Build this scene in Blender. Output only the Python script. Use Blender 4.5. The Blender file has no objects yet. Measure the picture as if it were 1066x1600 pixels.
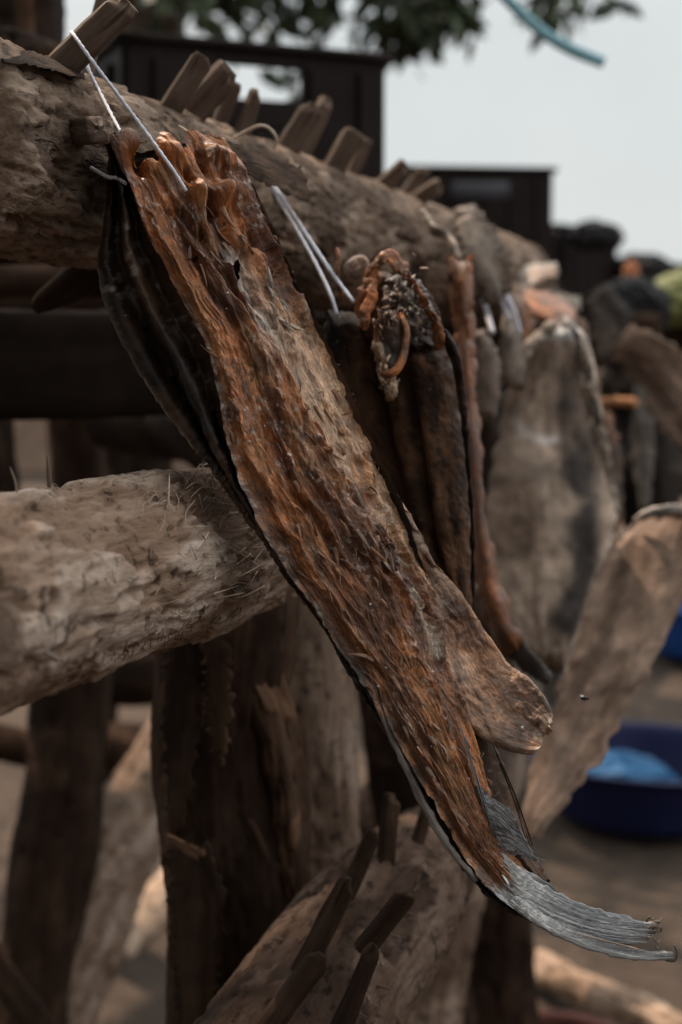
import bpy, math, random
import numpy as np
from mathutils import Vector, Matrix

random.seed(7)
rng = np.random.default_rng(7)
SC = bpy.context.scene
COL = SC.collection

# ---------------------------------------------------------------- camera
FPX = 50.0 / 36.0 * 1600.0
CAM_Z = 1.15
HORIZON = 540.0
TILT = math.atan((800.0 - HORIZON) / FPX)
CF = np.array([0, math.cos(TILT), -math.sin(TILT)])
CU = np.array([0, math.sin(TILT), math.cos(TILT)])
CX = np.array([1.0, 0, 0])
C0 = np.array([0, 0, CAM_Z])

def PV(px, py, d):
    px = np.asarray(px, float); py = np.asarray(py, float); d = np.asarray(d, float)
    r = CF[None] + ((px - 533.0) / FPX)[..., None] * CX + ((800.0 - py) / FPX)[..., None] * CU
    return C0 + r * d[..., None]

def P(px, py, d):
    r = CF + (px - 533.0) / FPX * CX + (800.0 - py) / FPX * CU
    return C0 + r * d

def G(px, py, z=0.0):
    r = CF + (px - 533.0) / FPX * CX + (800.0 - py) / FPX * CU
    return C0 + r * ((z - CAM_Z) / r[2])

def project(V):
    q = np.asarray(V, float) - C0
    d = q @ CF
    return 533 + q @ CX / d * FPX, 800 - q @ CU / d * FPX, d

def near_d(mb, px, py, rad=5):
    """depth of the nearest surface of a mesh builder around a picture point"""
    V = np.vstack(mb.v); x, y, d = project(V)
    m = (np.abs(x - px) < rad) & (np.abs(y - py) < rad)
    return float(d[m].min()) if m.any() else None

def srgb(*c):
    return tuple(((v / 255 / 12.92) if v / 255 <= 0.04045 else ((v / 255 + 0.055) / 1.055) ** 2.4) for v in c)

# ---------------------------------------------------------------- noise
def _h(ix, iy, iz, s):
    n = (ix.astype(np.int64) * 374761393 + iy.astype(np.int64) * 668265263 + iz.astype(np.int64) * 2147483647 + s * 1274126177) & 0xFFFFFFFF
    n = ((n ^ (n >> 13)) * 1274126177) & 0xFFFFFFFF
    n = n ^ (n >> 16)
    n = (n * 2246822519) & 0xFFFFFFFF
    n = n ^ (n >> 15)
    return (n & 0xFFFFFF) / float(0x7FFFFF) - 1.0

def vn(p, s=0):
    p = np.asarray(p, float)
    i = np.floor(p).astype(np.int64); f = p - i
    f = f * f * f * (f * (f * 6 - 15) + 10)
    r = 0
    for dx in (0, 1):
        wx = f[:, 0] if dx else 1 - f[:, 0]
        for dy in (0, 1):
            wy = f[:, 1] if dy else 1 - f[:, 1]
            for dz in (0, 1):
                wz = f[:, 2] if dz else 1 - f[:, 2]
                r = r + wx * wy * wz * _h(i[:, 0] + dx, i[:, 1] + dy, i[:, 2] + dz, s)
    return r

def fbm(p, o=4, s=0, gain=0.5):
    a, t, r = 1.0, 0.0, 0
    p = np.asarray(p, float).copy()
    for k in range(o):
        r = r + a * vn(p, s + k * 17); t += a; a *= gain; p = p * 2.03 + 7.31
    return r / t

def ridge(p, o=4, s=0):
    a, t, r = 1.0, 0.0, 0
    p = np.asarray(p, float).copy()
    for k in range(o):
        r = r + a * (1 - 2 * np.abs(vn(p, s + k * 17))); t += a; a *= 0.5; p = p * 2.1 + 3.7
    return r / t

def sstep(a, b, x):
    t = np.clip((x - a) / (b - a), 0, 1)
    return t * t * (3 - 2 * t)

def catmull(pts, n):
    pts = np.asarray(pts, float)
    if len(pts) == 2:
        t = np.linspace(0, 1, n)[:, None]
        return pts[0] * (1 - t) + pts[1] * t
    seg = np.linalg.norm(np.diff(pts[:, :3] if pts.shape[1] > 3 else pts, axis=0), axis=1)
    seg = np.maximum(seg, 1e-9)
    cum = np.concatenate([[0], np.cumsum(seg)])
    ext = np.vstack([2 * pts[0] - pts[1], pts, 2 * pts[-1] - pts[-2]])
    out = []
    for s in np.linspace(0, cum[-1], n):
        k = min(max(np.searchsorted(cum, s, side='right') - 1, 0), len(seg) - 1)
        t = (s - cum[k]) / seg[k]
        p0, p1, p2, p3 = ext[k], ext[k + 1], ext[k + 2], ext[k + 3]
        out.append(0.5 * (2 * p1 + (p2 - p0) * t + (2 * p0 - 5 * p1 + 4 * p2 - p3) * t * t + (3 * p1 - p0 - 3 * p2 + p3) * t ** 3))
    return np.array(out)

def polydist(px, py, line):
    """distance (px), signed side and run 0..1 of every point to a polyline"""
    line = np.asarray(line, float)
    best = np.full(px.shape, 1e9); side = np.zeros(px.shape); run = np.zeros(px.shape)
    L = np.concatenate([[0], np.cumsum(np.linalg.norm(np.diff(line, axis=0), axis=1))])
    for k in range(len(line) - 1):
        a, b = line[k], line[k + 1]; e = b - a; l2 = e @ e
        t = np.clip(((px - a[0]) * e[0] + (py - a[1]) * e[1]) / l2, 0, 1)
        dx = px - (a[0] + t * e[0]); dy = py - (a[1] + t * e[1])
        d = np.sqrt(dx * dx + dy * dy)
        m = d < best
        best[m] = d[m]; side[m] = np.sign(e[0] * dy - e[1] * dx)[m]; run[m] = ((L[k] + t * math.sqrt(l2)) / L[-1])[m]
    return best, side, run

# ---------------------------------------------------------------- objects
def link(o, parent=None):
    COL.objects.link(o)
    if parent is not None:
        o.parent = parent
        o.matrix_parent_inverse = Matrix.Translation(-Vector(parent.location))
    return o

def tag(o, label=None, cat=None, group=None, kind=None):
    if label: o['label'] = label
    if cat: o['category'] = cat
    if group: o['group'] = group
    if kind: o['kind'] = kind
    return o

def empty(name, loc, label=None, cat=None, group=None):
    o = bpy.data.objects.new(name, None)
    o.empty_display_size = 0.05
    o.location = tuple(loc)
    COL.objects.link(o)
    return tag(o, label, cat, group)

class MB:
    def __init__(s):
        s.v = []; s.f = []; s.rest = []; s.col = []; s.n = 0
    def add(s, v, f, rest=None, col=None):
        v = np.asarray(v, float)
        s.v.append(v)
        s.f.extend([tuple(int(i) + s.n for i in q) for q in f])
        s.rest.append(np.asarray(rest, float) if rest is not None else v)
        if col is None: col = np.ones((len(v), 3))
        col = np.asarray(col, float)
        if col.ndim == 1: col = np.tile(col, (len(v), 1))
        s.col.append(col)
        s.n += len(v)
    def build(s, name, mat, parent=None, smooth=True):
        me = bpy.data.meshes.new(name)
        V = np.vstack(s.v)
        me.from_pydata(V.tolist(), [], s.f)
        a = me.attributes.new('rest', 'FLOAT_VECTOR', 'POINT')
        a.data.foreach_set('vector', np.vstack(s.rest).astype(np.float32).ravel())
        c = me.attributes.new('col', 'FLOAT_COLOR', 'POINT')
        cc = np.vstack(s.col); cc = np.hstack([cc, np.ones((len(cc), 1))])
        c.data.foreach_set('color', cc.astype(np.float32).ravel())
        if smooth: me.polygons.foreach_set('use_smooth', [True] * len(me.polygons))
        me.materials.append(mat)
        me.update()
        o = bpy.data.objects.new(name, me)
        return link(o, parent)

def grid_faces(nv, nu, wrap=False, mask=None):
    f = []
    for j in range(nv - 1):
        for i in range(nu - (0 if wrap else 1)):
            a = j * nu + i; b = j * nu + (i + 1) % nu
            q = (a, b, b + nu, a + nu)
            if mask is None or (mask[a] and mask[b] and mask[b + nu] and mask[a + nu]): f.append(q)
    return f

def grid_normals(V, nv, nu):
    g = V.reshape(nv, nu, 3)
    du = np.gradient(g, axis=1); dv = np.gradient(g, axis=0)
    n = np.cross(du, dv).reshape(-1, 3)
    n /= np.maximum(np.linalg.norm(n, axis=1, keepdims=True), 1e-12)
    c = V - C0
    flip = np.sign(-(n * c).sum(1)); flip[flip == 0] = 1
    return n * flip[:, None]

def frames(path):
    path = np.asarray(path, float)
    T = np.gradient(path, axis=0); T /= np.maximum(np.linalg.norm(T, axis=1, keepdims=True), 1e-12)
    up = np.array([0, 0, 1.0]) if abs(T[0][2]) < 0.9 else np.array([0, -1.0, 0])
    n = up - T[0] * (up @ T[0]); n /= np.linalg.norm(n)
    N = [n]
    for k in range(1, len(path)):
        n = N[-1] - T[k] * (N[-1] @ T[k]); n /= max(np.linalg.norm(n), 1e-9); N.append(n)
    N = np.array(N); B = np.cross(T, N)
    return T, N, B

def tube(mb, pts, rad, nu=10, nv=None, disp=None, col=None, caps=True, sup=2.0, flat=1.0, roll=0.0, cap_col=None, seed=0):
    """tapered tube through world points; superellipse section; closed ends"""
    pts = np.asarray(pts, float)
    nv = nv or max(2, len(pts) * 4)
    rad = np.atleast_1d(np.asarray(rad, float))
    if len(rad) == 1: rad = np.repeat(rad, len(pts))
    pr = catmull(np.hstack([pts, rad[:, None]]), nv)
    path, r = pr[:, :3], pr[:, 3]
    T, N, B = frames(path)
    s = np.concatenate([[0], np.cumsum(np.linalg.norm(np.diff(path, axis=0), axis=1))])
    th = np.linspace(0, 2 * math.pi, nu, endpoint=False) + 1e-4
    c, sn = np.cos(th), np.sin(th)
    k = (np.abs(c) ** sup + np.abs(sn) ** sup) ** (-1.0 / sup)
    a, b = c * k, sn * k * flat
    cr, sr = math.cos(roll), math.sin(roll)
    a, b = a * cr - b * sr, a * sr + b * cr
    X = (r[:, None] * a[None]).ravel(); Y = (r[:, None] * b[None]).ravel()
    S = np.repeat(s, nu)
    rest = np.stack([X, Y, S], 1) + np.array([seed * 3.17, seed * 1.73, seed * 0.91])
    Nn = np.repeat(N, nu, 0); Bn = np.repeat(B, nu, 0)
    base = np.repeat(path, nu, 0)
    rr = np.maximum(np.hypot(X, Y), 1e-9)
    cc = None
    if disp is not None:
        res = disp(rest, S / max(s[-1], 1e-9), np.arctan2(Y, X))
        h, cc = res if isinstance(res, tuple) else (res, None)
        X = X * (1 + h / rr); Y = Y * (1 + h / rr)
    V = base + Nn * X[:, None] + Bn * Y[:, None]
    if cc is None:
        cc = np.ones((len(V), 3)) if col is None else np.tile(np.asarray(col, float), (len(V), 1))
    F = grid_faces(nv, nu, True)
    if caps:
        extra_v = []; extra_r = []; extra_c = []
        for e, row in ((0, 0), (1, nv - 1)):
            ring = np.arange(row * nu, row * nu + nu)
            cen = V[ring].mean(0)
            prev = ring
            for q, sc in enumerate((0.93, 0.55)):
                nvt = cen + (V[ring] - cen) * sc + T[row] * (0.0 if q else (-1 if e == 0 else 1) * 0.02 * r[row])
                idx = len(V) + len(extra_v)
                extra_v.extend(nvt); extra_r.extend(rest[ring] * np.array([sc, sc, 1]))
                extra_c.extend(cc[ring] if cap_col is None else np.tile(cap_col, (nu, 1)))
                new = np.arange(idx, idx + nu)
                for i in range(nu):
                    j = (i + 1) % nu
                    F.append((prev[i], prev[j], new[j], new[i]) if e else (prev[j], prev[i], new[i], new[j]))
                prev = new
            F.append(tuple(prev) if e else tuple(prev[::-1]))
        V = np.vstack([V, np.array(extra_v)]); rest = np.vstack([rest, np.array(extra_r)]); cc = np.vstack([cc, np.array(extra_c)])
    mb.add(V, F, rest, cc)

def tube_px(mb, pts, nu=10, **kw):
    """pts: (px,py,depth,radius_in_px)"""
    w = [P(a, b, d) for a, b, d, r in pts]
    rr = [r / FPX * d for a, b, d, r in pts]
    tube(mb, w, rr, nu, **kw)

def boxv(mb, c, s, rz=0.0, col=None, bev=0.0):
    c = np.asarray(c, float); s = np.asarray(s, float) / 2
    cr, sr = math.cos(rz), math.sin(rz)
    if bev <= 0: bev = min(s) * 0.18
    bev = min(bev, min(s) * 0.9)
    pts = []
    # chamfered box: 24 verts
    idx = {}
    for sx in (-1, 1):
        for sy in (-1, 1):
            for sz in (-1, 1):
                for ax in range(3):
                    p = np.array([sx, sy, sz]) * (s - bev)
                    p[ax] = (sx, sy, sz)[ax] * s[ax]
                    idx[(sx, sy, sz, ax)] = len(pts); pts.append(p)
    f = []
    for ax in range(3):
        o = [a for a in range(3) if a != ax]
        for sg in (-1, 1):
            q = []
            for u, v in ((-1, -1), (1, -1), (1, 1), (-1, 1)):
                k = [0, 0, 0]; k[ax] = sg; k[o[0]] = u; k[o[1]] = v
                q.append(idx[(k[0], k[1], k[2], ax)])
            if (sg > 0) == (ax == 1): q = q[::-1]
            f.append(tuple(q))
    for ax in range(3):
        o = [a for a in range(3) if a != ax]
        for u in (-1, 1):
            for v in (-1, 1):
                def k(sg, a):
                    t = [0, 0, 0]; t[ax] = sg; t[o[0]] = u; t[o[1]] = v
                    return idx[(t[0], t[1], t[2], a)]
                q = (k(-1, o[0]), k(1, o[0]), k(1, o[1]), k(-1, o[1]))
                if (u * v > 0) != (ax == 1): q = q[::-1]
                f.append(q)
    for sx in (-1, 1):
        for sy in (-1, 1):
            for sz in (-1, 1):
                q = tuple(idx[(sx, sy, sz, a)] for a in range(3))
                f.append(q if sx * sy * sz > 0 else q[::-1])
    pts = np.array(pts); rest = pts + c
    R = np.array([[cr, -sr, 0], [sr, cr, 0], [0, 0, 1]])
    mb.add(pts @ R.T + c, f, rest, col)

# ---------------------------------------------------------------- materials
def newmat(name):
    m = bpy.data.materials.new(name); m.use_nodes = True
    nt = m.node_tree; nt.nodes.clear()
    out = nt.nodes.new('ShaderNodeOutputMaterial')
    b = nt.nodes.new('ShaderNodeBsdfPrincipled')
    nt.links.new(b.outputs[0], out.inputs[0])
    return m, nt, b

def N(nt, t, **kw):
    n = nt.nodes.new(t)
    for k, v in kw.items(): setattr(n, k, v)
    return n

def ramp(nt, fac, stops):
    r = N(nt, 'ShaderNodeValToRGB')
    e = r.color_ramp.elements
    while len(e) < len(stops): e.new(0.5)
    for i, (p, c) in enumerate(stops):
        e[i].position = p
        e[i].color = (*c, 1) if not isinstance(c, (int, float)) else (c, c, c, 1)
    nt.links.new(fac, r.inputs[0])
    return r.outputs[0]

def coords(nt, scale, attr='rest', rot=None):
    a = N(nt, 'ShaderNodeAttribute', attribute_name=attr)
    m = N(nt, 'ShaderNodeMapping'); m.inputs['Scale'].default_value = scale
    nt.links.new(a.outputs['Vector'], m.inputs[0])
    return m.outputs[0]

def noise(nt, vec, scale, detail=6, rough=0.6, dist=0.0):
    n = N(nt, 'ShaderNodeTexNoise'); n.inputs['Scale'].default_value = scale
    n.inputs['Detail'].default_value = detail; n.inputs['Roughness'].default_value = rough; n.inputs['Distortion'].default_value = dist
    nt.links.new(vec, n.inputs['Vector'])
    return n.outputs['Fac']

def mixc(nt, fac, a, b, mode='MIX'):
    m = N(nt, 'ShaderNodeMix', data_type='RGBA', blend_type=mode)
    for s, v in ((m.inputs[0], fac), (m.inputs[6], a), (m.inputs[7], b)):
        if hasattr(v, 'is_linked') or hasattr(v, 'links'): nt.links.new(v, s)
        elif isinstance(v, (int, float)): s.default_value = v
        else: s.default_value = (*v, 1)
    return m.outputs[2]

def math_(nt, op, a, b=0.0, c=None):
    m = N(nt, 'ShaderNodeMath', operation=op)
    for i, v in enumerate((a, b) if c is None else (a, b, c)):
        if hasattr(v, 'links'): nt.links.new(v, m.inputs[i])
        else: m.inputs[i].default_value = v
    return m.outputs[0]

def bump(nt, bsdf, h, strength=0.5, dist=0.002):
    b = N(nt, 'ShaderNodeBump'); b.inputs['Strength'].default_value = strength; b.inputs['Distance'].default_value = dist
    nt.links.new(h, b.inputs['Height']); nt.links.new(b.outputs[0], bsdf.inputs['Normal'])

def wood_mat(name, dark, mid, light, grain=60, along=6, rough=0.85, bstr=0.6, bdist=0.002, crack=0.5, usecol=False, spots=0.0, fiss=None):
    m, nt, b = newmat(name)
    v = coords(nt, (grain, grain, along))
    v1 = coords(nt, (1, 1, 1))
    n1 = noise(nt, v, 1.0, 8, 0.65, 0.6)
    n2 = noise(nt, v1, 18, 5, 0.6)
    n3 = noise(nt, coords(nt, (grain * 3, grain * 3, along * 4)), 1.0, 6, 0.7)
    f = math_(nt, 'ADD', math_(nt, 'MULTIPLY', n1, 0.55), math_(nt, 'MULTIPLY', n2, 0.45))
    c = ramp(nt, f, [(0.30, dark), (0.48, mid), (0.68, light)])
    ck = ramp(nt, n3, [(0.30, 0.35), (0.45, 1.0)])
    c = mixc(nt, crack, c, mixc(nt, 1.0, c, ck, 'MULTIPLY'))
    if spots:
        n4 = noise(nt, v1, 90, 4, 0.6)
        c = mixc(nt, math_(nt, 'MULTIPLY', ramp(nt, n4, [(0.56, 0.0), (0.66, 1.0)]), spots), c, tuple(x * 0.35 for x in dark))
    if usecol:
        a = N(nt, 'ShaderNodeAttribute', attribute_name='col')
        c = mixc(nt, 1.0, c, a.outputs['Color'], 'MULTIPLY')
    nt.links.new(c, b.inputs['Base Color'])
    b.inputs['Roughness'].default_value = rough
    b.inputs['Specular IOR Level'].default_value = 0.10
    h = math_(nt, 'ADD', math_(nt, 'MULTIPLY', n1, 0.6), math_(nt, 'ADD', math_(nt, 'MULTIPLY', n3, 0.5), math_(nt, 'MULTIPLY', n2, 0.5)))
    if fiss:
        vv = coords(nt, (fiss, fiss, fiss * .2))
        nd = N(nt, 'ShaderNodeTexNoise'); nd.inputs['Scale'].default_value = 1.3; nd.inputs['Detail'].default_value = 4; nt.links.new(vv, nd.inputs['Vector'])
        ad = N(nt, 'ShaderNodeVectorMath', operation='MULTIPLY_ADD'); nt.links.new(nd.outputs['Color'], ad.inputs[0]); ad.inputs[1].default_value = (1.6, 1.6, 1.6); nt.links.new(vv, ad.inputs[2])
        vo = N(nt, 'ShaderNodeTexVoronoi', feature='DISTANCE_TO_EDGE'); vo.inputs['Scale'].default_value = 1.0; nt.links.new(ad.outputs[0], vo.inputs['Vector'])
        gate = ramp(nt, noise(nt, v1, 30, 4, .6), [(.52, 0.0), (.66, 1.0)])
        ln = math_(nt, 'MULTIPLY', ramp(nt, vo.outputs['Distance'], [(.0, 1.0), (.05, 0.0)]), gate)
        c2 = mixc(nt, math_(nt, 'MULTIPLY', ln, .75), c, tuple(x * .3 for x in dark))
        nt.links.new(c2, b.inputs['Base Color'])
        h = math_(nt, 'ADD', h, math_(nt, 'MULTIPLY', ln, -.6))
    bump(nt, b, h, bstr, bdist)
    return m

def fish_mat(name, fib=(220, 220, 40), rough=0.42, vary=0.55, bstr=0.7, bdist=0.0015, spec=0.5, sss=0.0, flake_glint=0.0, cell=0.0, coat=0.0, fine=0.0):
    m, nt, b = newmat(name)
    a = N(nt, 'ShaderNodeAttribute', attribute_name='col')
    v = coords(nt, fib)
    n1 = noise(nt, v, 1.0, 7, 0.65, 0.8)
    v1 = coords(nt, (1, 1, 1))
    n2 = noise(nt, v1, 60, 6, 0.62, 0.4)
    n3 = noise(nt, v1, 420, 4, 0.6)
    sh = ramp(nt, n1, [(0.28, 1 - vary), (0.5, 1.0), (0.74, 1 + vary)])
    c = mixc(nt, 1.0, a.outputs['Color'], sh, 'MULTIPLY')
    sh2 = ramp(nt, n2, [(0.3, 1 - vary * 0.8), (0.52, 1.0), (0.72, 1 + vary * 0.7)])
    c = mixc(nt, 1.0, c, sh2, 'MULTIPLY')
    if fine:
        nf = noise(nt, coords(nt, (1300, 1300, 260)), 1.0, 4, .65, .5)
        c = mixc(nt, 1.0, c, ramp(nt, nf, [(.30, 1 - fine), (.5, 1.0), (.66, 1 + fine * 1.3), (.76, 1 + fine * 3.2)]), 'MULTIPLY')
    if coat:
        b.inputs['Coat Weight'].default_value = coat; b.inputs['Coat Roughness'].default_value = .22
    if flake_glint:
        fl = ramp(nt, noise(nt, v1, 230, 3, 0.55), [(0.64, 0.0), (0.70, 1.0)])
        fm = ramp(nt, noise(nt, v1, 25, 3, 0.5), [(0.45, 0.0), (0.62, 1.0)])
        c = mixc(nt, math_(nt, 'MULTIPLY', math_(nt, 'MULTIPLY', fl, fm), flake_glint), c, (0.42, 0.36, 0.31))
    nt.links.new(c, b.inputs['Base Color'])
    rr = ramp(nt, n2, [(0.3, rough - 0.14), (0.7, rough + 0.2)])
    nt.links.new(rr, b.inputs['Roughness'])
    b.inputs['Specular IOR Level'].default_value = spec
    if sss:
        b.inputs['Subsurface Weight'].default_value = sss
        b.inputs['Subsurface Radius'].default_value = (0.006, 0.0025, 0.001)
        b.inputs['Subsurface Scale'].default_value = 1.0
    h = math_(nt, 'ADD', math_(nt, 'MULTIPLY', n1, 0.6), math_(nt, 'ADD', math_(nt, 'MULTIPLY', n2, 0.8), math_(nt, 'MULTIPLY', n3, 0.25)))
    if cell:
        vo = N(nt, 'ShaderNodeTexVoronoi'); vo.inputs['Scale'].default_value = cell
        nt.links.new(v1, vo.inputs['Vector'])
        h = math_(nt, 'ADD', h, math_(nt, 'MULTIPLY', vo.outputs['Distance'], -1.2))
    bump(nt, b, h, bstr, bdist)
    return m

def plain_mat(name, col, rough=0.5, spec=0.4, vary=0.25, scale=12, bstr=0.15, usecol=False):
    m, nt, b = newmat(name)
    n = noise(nt, coords(nt, (1, 1, 1)), scale, 6, 0.6)
    sh = ramp(nt, n, [(0.3, 1 - vary), (0.7, 1 + vary)])
    if usecol:
        a = N(nt, 'ShaderNodeAttribute', attribute_name='col')
        c = mixc(nt, 1.0, a.outputs['Color'], sh, 'MULTIPLY')
    else:
        c = mixc(nt, 1.0, col, sh, 'MULTIPLY')
    nt.links.new(c, b.inputs['Base Color'])
    b.inputs['Roughness'].default_value = rough
    b.inputs['Specular IOR Level'].default_value = spec
    n2 = noise(nt, coords(nt, (1, 1, 1)), scale * 8, 4, 0.6)
    bump(nt, b, n2, bstr, 0.003)
    return m

M = {}
M['bark'] = wood_mat('weathered_log_bark', (.060, .038, .027), (.155, .110, .083), (.31, .245, .20), 110, 26, .9, 1.0, .004, .9, True, .7, 55)
M['pale_log'] = wood_mat('pale_peeled_log', (.085, .050, .033), (.265, .195, .150), (.50, .42, .36), 90, 12, .9, 1.0, .004, .9, True, .75)
M['peg'] = wood_mat('split_peg_wood', (.045, .028, .020), (.098, .066, .049), (.19, .138, .108), 160, 8, .8, .6, .001, .6)
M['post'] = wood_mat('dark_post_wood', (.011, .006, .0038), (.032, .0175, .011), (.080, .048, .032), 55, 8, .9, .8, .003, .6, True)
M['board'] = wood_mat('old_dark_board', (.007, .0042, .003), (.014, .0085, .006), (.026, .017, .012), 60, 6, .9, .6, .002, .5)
M['flesh'] = fish_mat('dried_fish_flesh', (260, 260, 40), .40, .66, 1.0, .0028, .36, .12, 0, 0, .08, .5)
M['skin'] = fish_mat('dried_fish_skin', (120, 120, 30), .46, .5, .9, .0016, .17, 0, .5)
M['scale_skin'] = fish_mat('scaly_dark_skin', (150, 150, 40), .42, .7, 1.0, .0016, .06, 0, .3)  # pale flecks in the colour imitate glints on the scales
M['fin'] = fish_mat('dry_grey_fin', (900, 900, 14), .55, .45, .8, .001, .35)
M['pale_fish'] = fish_mat('pale_dried_fish', (60, 60, 18), .62, .5, .6, .002, .12)
M['cord'] = plain_mat('white_nylon_cord', (.66, .64, .72), .45, .4, .12, 900, .4)
M['crate'] = plain_mat('brown_black_plastic', (.014, .0095, .0085), .6, .10, .3, 9, .1)
M['attr'] = plain_mat('dull_coloured_plastic', (1, 1, 1), .5, .15, .2, 14, .15, True)
M['leaf'] = plain_mat('dusty_leaf', (1, 1, 1), .55, .3, .3, 8, .1, True)
M['trunk'] = wood_mat('tree_bark', (.03, .022, .017), (.07, .052, .04), (.12, .09, .07), 20, 4, .95, .9, .01, .6)
M['straw'] = plain_mat('dry_bark_fibre', (1, 1, 1), .8, .2, .2, 200, .1, True)

# ================================================================ generic dried-fish surfaces
def slab(mb, rows, nv, na, T, colfn, disp=None, ragged=0.0, seed=0, mask=None, exag=1.0):
    """closed, flattened body. rows: (Lx,Ly,Rx,Ry,dL,dR); T thickness in m at mid (front bulge = back bulge)"""
    r = catmull(np.array(rows, float), nv)
    ang = np.linspace(0, 2 * math.pi, na, endpoint=False)
    u = (1 - np.cos(ang)) / 2; w = np.sin(ang)
    v = np.linspace(0, 1, nv)
    taper = np.minimum(1, np.minimum(v / 0.06, (1 - v) / 0.06)) ** 0.5
    U = np.tile(u, (nv, 1)); W = np.tile(w, (nv, 1)); Vv = np.repeat(v[:, None], na, 1)
    px = r[:, 0:1] * (1 - U) + r[:, 2:3] * U
    py = r[:, 1:2] * (1 - U) + r[:, 3:4] * U
    d = r[:, 4:5] * (1 - U) + r[:, 5:6] * U
    if ragged:
        q = np.stack([U.ravel() * 9, Vv.ravel() * 30, np.full(U.size, seed * 1.1)], 1)
        k = ragged * vn(q, seed).reshape(U.shape)
        edge = (np.abs(2 * U - 1)) ** 3
        ax = np.gradient((r[:, 0:2] + r[:, 2:4]) / 2, axis=0); ax /= np.linalg.norm(ax, axis=1, keepdims=True) + 1e-9
        px = px + edge * k * (-ax[:, 1:2]); py = py + edge * k * ax[:, 0:1]
        ends = np.exp(-v / 0.02)[:, None] + np.exp(-(1 - v) / 0.02)[:, None]
        k2 = ragged * 1.6 * vn(np.stack([U.ravel() * 7, np.full(U.size, .5), np.full(U.size, seed * 2.1)], 1), seed + 5).reshape(U.shape)
        px = px + ends * k2 * ax[:, 0:1]; py = py + ends * k2 * ax[:, 1:2]
    Tt = T(v)[:, None] if callable(T) else T
    d2 = d - W * Tt * taper[:, None]
    V = PV(px.ravel(), py.ravel(), d2.ravel())
    wid = np.linalg.norm(r[:, 0:2] - r[:, 2:4], axis=1).mean() / FPX * r[:, 4].mean()
    ln = np.sum(np.linalg.norm(np.diff((r[:, 0:2] + r[:, 2:4]) / 2, axis=0), axis=1)) / FPX * r[:, 4].mean()
    rest = np.stack([U.ravel() * wid + seed * .37, W.ravel() * 0.01, Vv.ravel() * ln], 1)
    nrm = grid_normals(V, nv, na)
    # outward from the mid sheet
    nrm *= np.sign(np.where(np.abs(W) < 1e-6, 1, W)).ravel()[:, None]
    if disp is not None:
        h = disp(U.ravel(), Vv.ravel(), W.ravel(), px.ravel(), py.ravel(), rest)
        V = V + nrm * h[:, None] * np.abs(W.ravel())[:, None] ** 0.5
    c = colfn(U.ravel(), Vv.ravel(), W.ravel(), px.ravel(), py.ravel(), rest)
    F = grid_faces(nv, na, True, mask(px.ravel(), py.ravel(), W.ravel()) if mask else None)
    F.append(tuple(range(na))[::-1]); F.append(tuple(range((nv - 1) * na, nv * na)))
    mb.add(V, F, rest, c)

def lump(amp, sc=(60, 60, 14), seed=0, o=4):
    def f(U, Vv, W, px, py, rest):
        return amp * fbm(rest * np.array(sc), o, seed)
    return f

def flatcol(c, c2=None, seed=0, sc=(40, 40, 12), end=None, endv=0.8):
    c = np.array(c); c2 = np.array(c2 if c2 is not None else c)
    def f(U, Vv, W, px, py, rest):
        t = sstep(-0.25, 0.25, fbm(rest * np.array(sc), 4, seed + 31))[:, None]
        k = c * (1 - t) + c2 * t
        if end is not None:
            e = sstep(endv - .06, endv + .06, Vv + 0.06 * fbm(rest * 80, 3, seed))[:, None]
            k = k * (1 - e) + np.array(end) * e
        return k
    return f

def rays(mb, roots, tips, n, w_px, d0, d1, sag=0.0, col=(.3, .3, .31), jit=2.0, seed=1, flat=0.35, taper=0.45, nv=10):
    """fin rays: one flattened tapering strand each, from along polyline roots to along polyline tips"""
    R = catmull(np.array(roots, float), n); Tt = catmull(np.array(tips, float), n)
    g = np.random.default_rng(seed)
    for i in range(n):
        a = R[i] + g.normal(0, jit * .3, 2); b = Tt[i] + g.normal(0, jit, 2)
        t = np.linspace(0, 1, 5)
        pts = a[None] * (1 - t[:, None]) + b[None] * t[:, None]
        pts[:, 1] += sag * np.sin(t * math.pi)
        dd = d0 + (d1 - d0) * t + g.normal(0, .0009)
        w = w_px * (1 - (1 - taper) * t) * g.uniform(.75, 1.25)
        c = np.array(col) * g.uniform(.6, 1.3)
        tube(mb, PV(pts[:, 0], pts[:, 1], dd), w / FPX * dd, 6, nv=nv, flat=flat, col=c, roll=g.uniform(-.5, .5), seed=i)

# ================================================================ main fish
def lrp(a, b, t): return a + (b - a) * t
ROWS = np.array([
    # Lx  Ly   Rx   Ry   Ox   Oy
    [180, 240, 338, 214, 172, 236],
    [206, 290, 372, 256, 169, 292],
    [224, 338, 408, 312, 162, 352],
    [246, 394, 437, 378, 153, 420],
    [286, 470, 468, 440, 175, 502],
    [325, 545, 502, 508, 225, 592],
    [346, 622, 542, 600, 275, 662],
    [366, 716, 592, 708, 325, 722],
    [407, 812, 634, 798, 387, 808],
    [463, 907, 660, 880, 449, 902],
    [526, 1002, 685, 968, 514, 988],
    [569, 1067, 694, 1038, 558, 1064],
    [613, 1136, 716, 1098, 602, 1132],
    [656, 1202, 743, 1186, 646, 1202],
    [697, 1276, 767, 1270, 688, 1274],
    [742, 1346, 788, 1328, 734, 1354],
    [790, 1404, 822, 1366, 784, 1412],
    [842, 1442, 866, 1392, 838, 1450]], float)
_k = np.arange(len(ROWS)); ROWS[:, 4] -= np.interp(_k, [8, 12, 15, 17], [0, 6, 8, 4]); ROWS[:, 5] += np.interp(_k, [8, 12, 15, 17], [0, 3, 5, 4])
dl = np.interp(np.arange(len(ROWS)), [0, 4, 8, 12, 17], [.790, .782, .768, .758, .752])
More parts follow.
